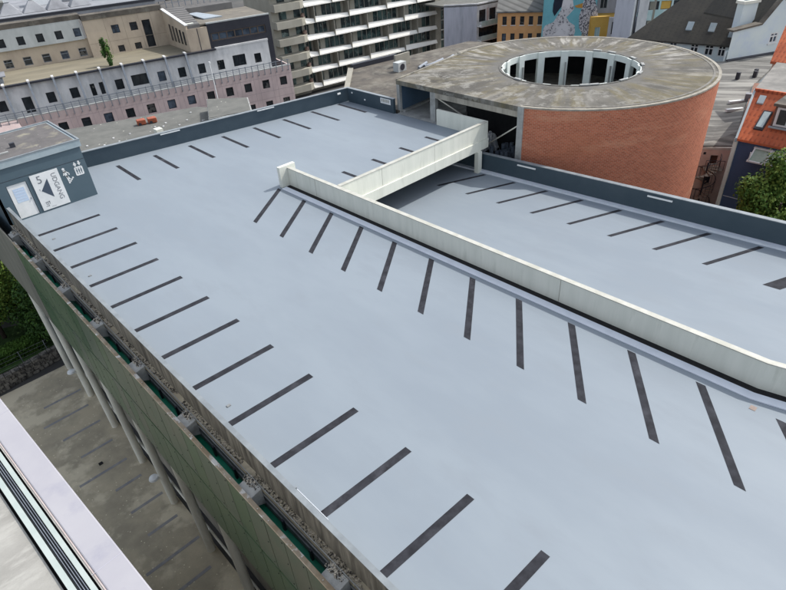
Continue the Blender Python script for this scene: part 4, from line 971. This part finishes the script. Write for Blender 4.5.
# ---- pale blue house with slate roof
BH = thing('pale_blue_house', 'pale blue rendered house with dark slate roof behind brick drum', 'house', (92, 32, -15))
FH = frame(87.7, 30.6, -81.4)
hs = [(-5.1, -4.0, -7.4, -5.9), (-3.3, -2.2, -7.5, -6.0), (-1.6 - .35, -.85, -7.4, -5.9), (-.25, .75, -7.4, -5.95), (1.35, 2.35, -7.4, -5.95), (-7.0, -5.9, -7.4, -5.9)]
hs = [(-7.0, -5.9, -7.3, -5.95), (-5.1, -4.05, -7.3, -5.95), (-2.3, -1.25, -7.3, -5.95), (-.45, .65, -7.35, -5.95), (1.2, 2.15, -7.35, -5.95)]
MB(FH).wall(-10.5, 2.6, -16, -5.75, hs, .2).build('front_wall', blueM, BH)
for h in hs:
    o_ = pane(FH, h, BH, mull=1, rail=True, fm=whiteM, bar=.12, depth=.03)
MB(FH).box(-10.5, 2.6, .25, 8, -16, -5.8).build('building_core', blueM, BH)
MB(FH).slab([(-10.9, -.45, -5.85), (2.9, -.45, -5.85), (2.4, 4.2, -1.1), (-5.5, 4.4, -1.1)], .18).build('roof', slateM, BH)
MB(FH).slab([(-5.5, 4.42, -1.1), (2.4, 4.22, -1.1), (2.9, 9, -5.85), (-10.9, 9, -5.85)], .18).build('roof', slateM, BH)
for s_, t in ((-3.6, .27), (-.75, .27), (1.9, .18)):
    y = -.45 + 4.7 * t; z = -5.85 + 4.75 * t
    MB(FH).slab([(s_, y, z + .12), (s_ + .8, y, z + .12), (s_ + .8, y + .85, z + 1.0), (s_, y + .85, z + 1.0)], .14).build('roof_window', fasciaM, BH)
# gable-ended part in front
GH = thing('pale_blue_gable_house', 'pale blue gable wall with small white window and orange roof', 'house', (82, 21, -15))
FG = frame(78, 24.2, -25.5)
gw = (4.0 + .75, 4.0 + 1.9, -3.9, -2.75)
S, Z = 0, 0
poly = [(-1.0, -11), (13, -11), (13, -4.0), (5.3, 1.2), (2.9, -1.6), (-1.0, -1.95)]
a, b_, c, e = gw
def gwall(m):
    P = [(a, c), (b_, c), (b_, e), (a, e)]
    # ring of quads between outline and window hole
    m.add([(-1, 0, -11), (a, 0, -11), (a, 0, c), (a, 0, e), (a, 0, .6), (2.9, 0, -1.6), (-1, 0, -1.95)], [(0, 1, 2, 3, 4, 5, 6)])
    m.add([(a, 0, -11), (b_, 0, -11), (b_, 0, c), (a, 0, c)], [(0, 1, 2, 3)])
    m.add([(a, 0, e), (b_, 0, e), (b_, 0, .75), (5.3, 0, 1.2), (a, 0, .6)], [(0, 1, 2, 3, 4)])
    m.add([(b_, 0, -11), (13, 0, -11), (13, 0, -4.0), (b_, 0, .75), (b_, 0, e), (b_, 0, c)], [(0, 1, 2, 3, 4, 5)])
    m.wall(a, b_, c, e, [gw], .2)
    return m
gwall(MB(FG)).build('gable_wall', blueM, GH)
pane(FG, gw, GH, mull=1, rail=True, fm=whiteM, bar=.13, depth=.04)
MB(FG).box(a - .1, b_ + .1, -.08, -.002, c - .14, c - .02).build('sill', whiteM, GH)
MB(FG).slab([(-1.15, -.12, -1.75), (2.9, -.12, -1.45), (2.9, .9, -1.45), (-1.15, .9, -1.75)], .2).build('mossy_coping', roofBr, GH)
MB(FG).slab([(2.9, -.14, -1.45), (5.3, -.14, 1.35), (5.3, .5, 1.35), (2.9, .5, -1.45)], .2).build('mossy_verge', roofBr, GH)
MB(FG).slab([(2.9, .52, -1.5), (5.3, .52, 1.3), (5.3, 9, 1.3), (2.9, 9, -1.5)], .2).build('slate_slope', slateM, GH)
MB(FG).slab([(5.32, -.25, 1.4), (13.4, -.25, -4.1), (13.4, 9, -4.1), (5.32, 9, 1.4)], .2).build('tile_slope', tileO, GH)
MB(FG).box(-.99, 12.9, .21, .45, -11, -4.1).build('building_core', blueM, GH)
c_ = MB(FG).box(1.0, 3.1, 1.35, 2.3, -2.2, .55).build('chimney', blueM, GH)
MB(FG).box(.85, 3.25, 1.2, 2.45, .551, .85).build('chimney_cap', creamM, c_)
MB(FG).box(1.6, 2.0, 1.6, 2.0, .851, 1.6).build('chimney_pot', fasciaM, c_)
MB(FG).slab([(-1, -.25, -5.05), (8.7, -.25, -5.05), (8.7, 0, -4.95), (-1, 0, -4.95)], .12).build('flashing', charM, GH)

# ---- grey hall roof
HR = thing('grey_roofed_hall', 'low hall with streaked corrugated grey roof behind brick drum', 'hall', (62, 22, GZ), R(17))
hp = [(47.0, 24.0, -5.3), (50.1, 16.2, -5.2), (51.6, 14.2, -5.2), (53.5, 14.8, -4.7), (68, 18.6, -4.9), (85.5, 20.5, -5.15), (77.2, 24.4, -5.15), (74.0, 36, -6.1), (50, 36, -6.1)]
MB().slab(hp, .3).build('roof', corrM, HR)
MB().slab([(53.6, 14.3, -4.45), (68.2, 18.0, -4.6), (68.0, 18.5, -4.6), (53.5, 14.75, -4.45)], .5).build('brick_edge', mat('old_brick_edge', (.24, .12, .08), (.15, .08, .06), 2, .9), HR)
for (x, y, l) in ((61.4, 18.3, 1.5), (58.9, 17.6, 1.6)): MB(frame(x, y, -38)).box(0, l, 0, .32, -5.0, -4.78).build('skylight_strip', whiteM, HR)
MB(frame(62.7, 16.9, 15)).box(0, .6, 0, .6, -4.9, -4.2).build('roof_vent', metRoof, HR)
for x, y in ((69.8, 20.6), (72, 19.6), (71.2, 19.4)): MB().box(x, x + .35, y, y + .35, -5.0, -4.3).build('flue', charM, HR)
FR_ = frame(49.9, 16.6, -59)
pw = [(.85, 1.75, -6.5, -5.75)]
MB(FR_).wall(-7, 2.9, GZ, -5.5, [(1.35, 2.0, -6.85, -6.0)], .2).build('rose_wall', roseM, HR)
pane(FR_, (1.35, 2.0, -6.85, -6.0), HR, mull=0, glass=mat('brown_door', (.10, .05, .035), None, 3, .6), fm=whiteM)
MB(FR_).box(-7, 2.9, -.06, .3, -5.498, -5.3).build('wall_coping', creamM, HR)
MB(FR_).box(.75, .95, -.02, -.002, -5.95, -5.75).build('wall_vent', charM, HR)
MB(FR_).box(1.3, 1.75, -.02, -.002, -8.6, -7.9).build('dark_hatch', charM, HR)
# spiral escape stair
ST = thing('spiral_escape_stair', 'dark iron spiral escape stair against the rose coloured wall', 'stairs', (50, 14.8, GZ))
q = FR_ @ Vector((1.1, -.95, 0))
MB().tube((q.x, q.y, GZ), (q.x, q.y, -6.3), .07, n=10).build('centre_post', charM, ST)
m = MB(); rl = MB()
prev = None
for i in range(44):
    a = i * .42; z = GZ + .3 + i * .135
    c, s_ = math.cos(a), math.sin(a); c2, s2 = math.cos(a + .36), math.sin(a + .36)
    m.prism([(q.x, q.y), (q.x + .85 * c, q.y + .85 * s_), (q.x + .85 * c2, q.y + .85 * s2)], z, z + .04)
    P = (q.x + .86 * c, q.y + .86 * s_, z + .95)
    rl.tube((P[0], P[1], z), P, .015, n=5)
    if prev: rl.tube(prev, P, .025, n=6)
    prev = P
m.build('treads', finM, ST); rl.build('handrail', charM, ST)
MB(FR_).box(.9, 2.3, -1.0, -.01, -7.0, -6.93).build('landing', finM, ST)
m = MB(FR_)
for s_ in (.9, 1.25, 1.6, 1.95, 2.3): m.box(s_ - .015, s_ + .015, -1.0, -.97, -6.93, -6.1)
m.box(.9, 2.3, -1.0, -.97, -6.12, -6.08); m.build('landing_rail', charM, ST)

# ---- red tiled house with navy wall
RH = thing('red_tiled_house', 'navy rendered house with red tile roof, dormer and skylight', 'house', (51, 7, GZ))
MB().box(47.45, 60, -14, 12.85, GZ, -3.02).build('walls', nblue, RH)
e0 = (47.2, 12.95, -3.0); e1 = (47.1, -14, -3.0); r1 = (50.6, -14, -.35); r0 = (50.75, 13.6, -.35)
MB().slab([e0, e1, r1, r0], .16).build('tile_roof', tileM, RH)
MB().slab([(47.1, 13.02, -2.95), (47.2, 12.90, -2.95), (50.8, 13.55, -.30), (50.72, 13.70, -.30)], .3).build('verge_flashing', fasciaM, RH)
MB().box(50.62, 50.82, -14, 13.6, -.40, -.24).build('ridge_tiles', tileM, RH)
MB().prism([(50.83, -14), (59.8, -14), (59.8, 15.0), (50.83, 13.7)], -3.0, -.42).build('flat_roof', mat('flat_grey_roof', (.22, .215, .20), (.16, .158, .148), .8, .95, c3=(.28, .27, .25), scale3=.6), RH)
MB().slab([(59.8, 15.5, -.4), (59.8, -6, -.4), (66, -6, 3.6), (66, 16.5, 3.6)], .2).build('upper_tile_roof', tileM, RH)
MB().box(60.2, 66, -6, 15.4, GZ, -.6).build('walls', roseM, RH)
MB().box(57.6, 58.6, 9.0, 10.6, -.41, -.1).build('roof_light', whiteM, RH)
# dormer
dm = MB().box(48.35, 51.0, -6, 11.3, -2.4, -.55).build('dormer', mat('brown_dormer_side', (.16, .10, .08), None, 3, .8), RH)
MB().box(48.15, 51.2, -6.1, 11.45, -.54, -.36).build('dormer_roof', roofBr, dm)
MB().box(48.27, 48.345, 7.9, 11.15, -1.95, -.62).build('dormer_window', whiteM, dm)
for k in range(4): MB().box(48.235, 48.265, 8.1 + k * .76, 8.68 + k * .76, -1.8, -.75).build('pane', glassD, dm)
MB().box(48.05, 48.22, 7.7, 11.35, -2.08, -1.98).build('sill', fasciaM, dm)
# skylight beside the dormer
def onroof(x): return -3.0 + (x - 47.2) / 3.5 * 2.65
sk = MB().slab([(48.0, 12.25, onroof(48.0) + .12), (48.0, 11.62, onroof(48.0) + .12), (49.3, 11.62, onroof(49.3) + .12), (49.3, 12.25, onroof(49.3) + .12)], .12).build('skylight', charM, RH)
MB().slab([(48.12, 12.16, onroof(48.12) + .15), (48.12, 11.71, onroof(48.12) + .15), (49.2, 11.71, onroof(49.2) + .15), (49.2, 12.16, onroof(49.2) + .15)], .02).build('pane', mat('sky_glass', (.45, .56, .58), None, 2, .15), sk)
MB().slab([(49.75, 13.0, onroof(49.75) + .1), (49.75, 12.55, onroof(49.75) + .1), (50.3, 12.6, onroof(50.3) + .1), (50.3, 13.05, onroof(50.3) + .1)], .1).build('roof_hatch', fasciaM, RH)
# glazed lean-to
cg = MB()
for k in range(10): cg.box(46.4, 46.46, 11.5 - k * 1.1, 11.56 - k * 1.1, -4.15, -3.5)
cg.slab([(46.35, 11.65, -4.12), (46.35, -2, -4.12), (46.45, -2, -4.1), (46.45, 11.65, -4.1)], .1).slab([(47.3, 11.65, -3.4), (47.3, -2, -3.4), (47.44, -2, -3.38), (47.44, 11.65, -3.38)], .1)
for k in range(10): cg.slab([(46.4, 11.6 - k * 1.1, -4.08), (46.4, 11.5 - k * 1.1, -4.08), (47.4, 11.5 - k * 1.1, -3.36), (47.4, 11.6 - k * 1.1, -3.36)], .08)
lt = cg.build('lean_to', whiteM, RH)
MB().slab([(46.46, 11.5, -4.11), (46.46, -2, -4.11), (47.38, -2, -3.45), (47.38, 11.5, -3.45)], .03).build('pane', mat('greenish_glass', (.30, .36, .30), (.24, .30, .24), 2, .15), lt)
MB().box(47.40, 47.445, -14, 12.8, -7.72, -7.68).build('wall_band', blueM, RH)
MB().slab([(47.2, 13.1, -3.05), (47.32, 12.86, -3.05), (47.45, 12.86, -3.05), (47.4, 13.1, -3.05)], 9.5).build('downpipe', creamM, RH)

# ---- trees
tree('broad_tree', 'broad bright green tree in front of navy wall', 44.3, 8.2, GZ, 10.0, 2.8, 18000, .13, leafB, 11, 3.0, clumps=34)
tree('low_shrub_tree', 'lower dark green tree right of the broad tree', 41.5, 4.4, GZ, 6.6, 2.6, 7000, .14, leafC, 12, 2.6, clumps=22)
tree('courtyard_tree', 'leafy tree beyond the courtyard wall with pale sunlit top', 1.4, 46.8, GZ, 7.6, 3.0, 16000, .11, leafB, 21, 3.2, clumps=34)
tree('dark_garden_tree', 'dense dark green tree left in the walled garden', -2.6, 45.6, GZ, 5.6, 2.8, 12000, .11, leafA, 22, 2.6, clumps=26)
tree('shaded_garden_tree', 'dark green tree between courtyard tree and garage columns', 4.6, 44.0, GZ, 5.6, 2.4, 12000, .11, leafC, 23, 2.6, clumps=26)
def hedge(name, label, x0, x1, y0, y1, h, n, lm, seed):
    rn = random.Random(seed); m = MB(); t = thing(name, label, 'hedge', ((x0 + x1) / 2, (y0 + y1) / 2, GZ))
    MB().box(x0 + .15, x1 - .15, y0 + .15, y1 - .15, GZ, GZ + h - .2).build('woody_core', leafC, t)
    for i in range(n):
        x = rn.uniform(x0, x1); f = rn.random(); 
        if f < .5: y, z = rn.uniform(y0, y1), GZ + h + .12 * noise.noise((x * 2, y0, seed)) + rn.uniform(-.12, .08)
        else: y, z = y0 + rn.uniform(-.1, .15), GZ + rn.uniform(0, h)
        nn = Vector((rn.uniform(-1, 1), rn.uniform(-1, .3), rn.uniform(0, 1.2))).normalized(); tt = nn.orthogonal().normalized(); bb = nn.cross(tt); s = rn.uniform(.05, .11)
        P = Vector((x, y, z)); m.add([P - tt * s, P + bb * s * .6, P + tt * s, P - bb * s * .6], [(0, 1, 2, 3)])
    m.build('foliage', lm, t)
hedge('clipped_hedge', 'clipped green hedge running behind the courtyard stone wall', -8, 3.2, 43.0, 44.0, 1.1, 9000, leafA, 5)
# stone wall at the end of the courtyard
SW = thing('stone_wall', 'rough grey field stone wall at courtyard end', 'wall', (0, 40.4, GZ))
m = MB(); rn = random.Random(8)
for row in range(4):
    x = -9 + rn.random() * .3
    while x < 3.8:
        w2 = rn.uniform(.25, .6); yy = 39.95 + (x + 1) * .16; h = .28
        z0 = GZ + row * .27
        o = [(x, yy + rn.uniform(0, .06), z0), (x + w2 - .03, yy + .05 + rn.uniform(0, .06), z0), (x + w2 - .03, yy + .55, z0), (x, yy + .5, z0)]
        m.prism([(q_[0], q_[1]) for q_ in o], z0, z0 + .25 + rn.uniform(-.03, .05)); x += w2
m.build('stones', stoneM, SW, .03)
# wire fence by the hedge
FN = thing('wire_fence', 'thin dark wire fence in front of the clipped hedge', 'fence', (0, 42.2, GZ))
m = MB()
for k in range(7): m.tube((-7 + k * 1.7, 42.1, GZ), (-7 + k * 1.7, 42.1, GZ + 1.25), .03, n=6)
m.build('fence_posts', chanM, FN)
m = MB()
for z in (.3, .6, .9, 1.2): m.tube((-7, 42.1, GZ + z), (3.4, 42.1, GZ + z), .008, n=4)
m.build('fence_wire', chanM, FN)
rbk = thing('garden_shed', 'small reddish brick garden shed roof beside the courtyard wall', 'shed', (-1.0, 41.6, GZ))
MB().box(-1.9, -.1, 41.2, 41.9, GZ, GZ + .8).build('walls', mat('shed_brick', (.14, .05, .035), None, 3, .9), rbk)
# orange house across the street, left edge
LO = thing('orange_wall_house', 'orange walled house with white gutter behind the courtyard tree', 'house', (3, 66, GZ))
MB().box(-6, 8, 62.2, 72, GZ, -8.6).build('walls', orangeM, LO)
MB().box(-6.3, 8.3, 61.6, 62.19, -8.59, -8.2).build('gutter', whiteM, LO)
MB().slab([(-6.3, 62.2, -8.2), (8.3, 62.2, -8.2), (8.3, 68, -5), (-6.3, 68, -5)], .2).build('roof', mat('pale_roof', (.42, .46, .50), None, 2, .7), LO)

# ------------------------------------------------------------------ near ledge of the building the photo was taken from
NL = thing('near_building_ledge', 'white metal coping and grey balcony edge in the near corner', 'balcony', (-1, 6, GZ), 0)
FN_ = Matrix.Translation((.19, 5.85, 5.96)) @ Matrix.Rotation(R(4.0), 4, 'Z')
def prof(a, b_, z0, z1, name, m, bev=0): return MB(FN_).box(-b_, -a, -9, 16, z0, z1).build(name, m, NL, bev)
prof(0, .43, -.10, 0, 'coping', metalW, .02)
prof(.432, .455, -.10, -.02, 'coping_edge', pinkE)
prof(.457, .48, -.12, -.03, 'coping_edge', slabC)
prof(.48, .512, -.30, -.16, 'shadow_gap', blackM)
prof(.512, .585, -.14, -.03, 'track_strip', paleS)
prof(.587, .717, -.22, -.10, 'track_bed', grooveM)
for a in (.605, .64, .675): prof(a, a + .010, -.099, -.05, 'track_rail', steelM)
prof(.72, .808, -.14, -.03, 'track_strip', paleS)
prof(.81, .85, -.35, -.2, 'shadow_gap', blackM)
prof(.852, 6, -.40, -.12, 'balcony_floor', slabC)
MB(FN_).box(-6, -.853, -1.6, -1.585, -.119, -.114).build('floor_joint', grooveM, NL)
for yy in (-3.8, .9, 5.6): MB(FN_).box(-.48, -.0, yy, yy + .008, .0005, .003).build('coping_seam', mat('seam_grey', (.40, .40, .46), None, 2, .5) if 'seam_grey' not in MATS else MATS['seam_grey'], NL)
MB(FN_).box(-6, -.03, -9, 16, -18.4, -.41).build('facade', mat('near_facade', (.35, .35, .34), None, 1, .8), NL)
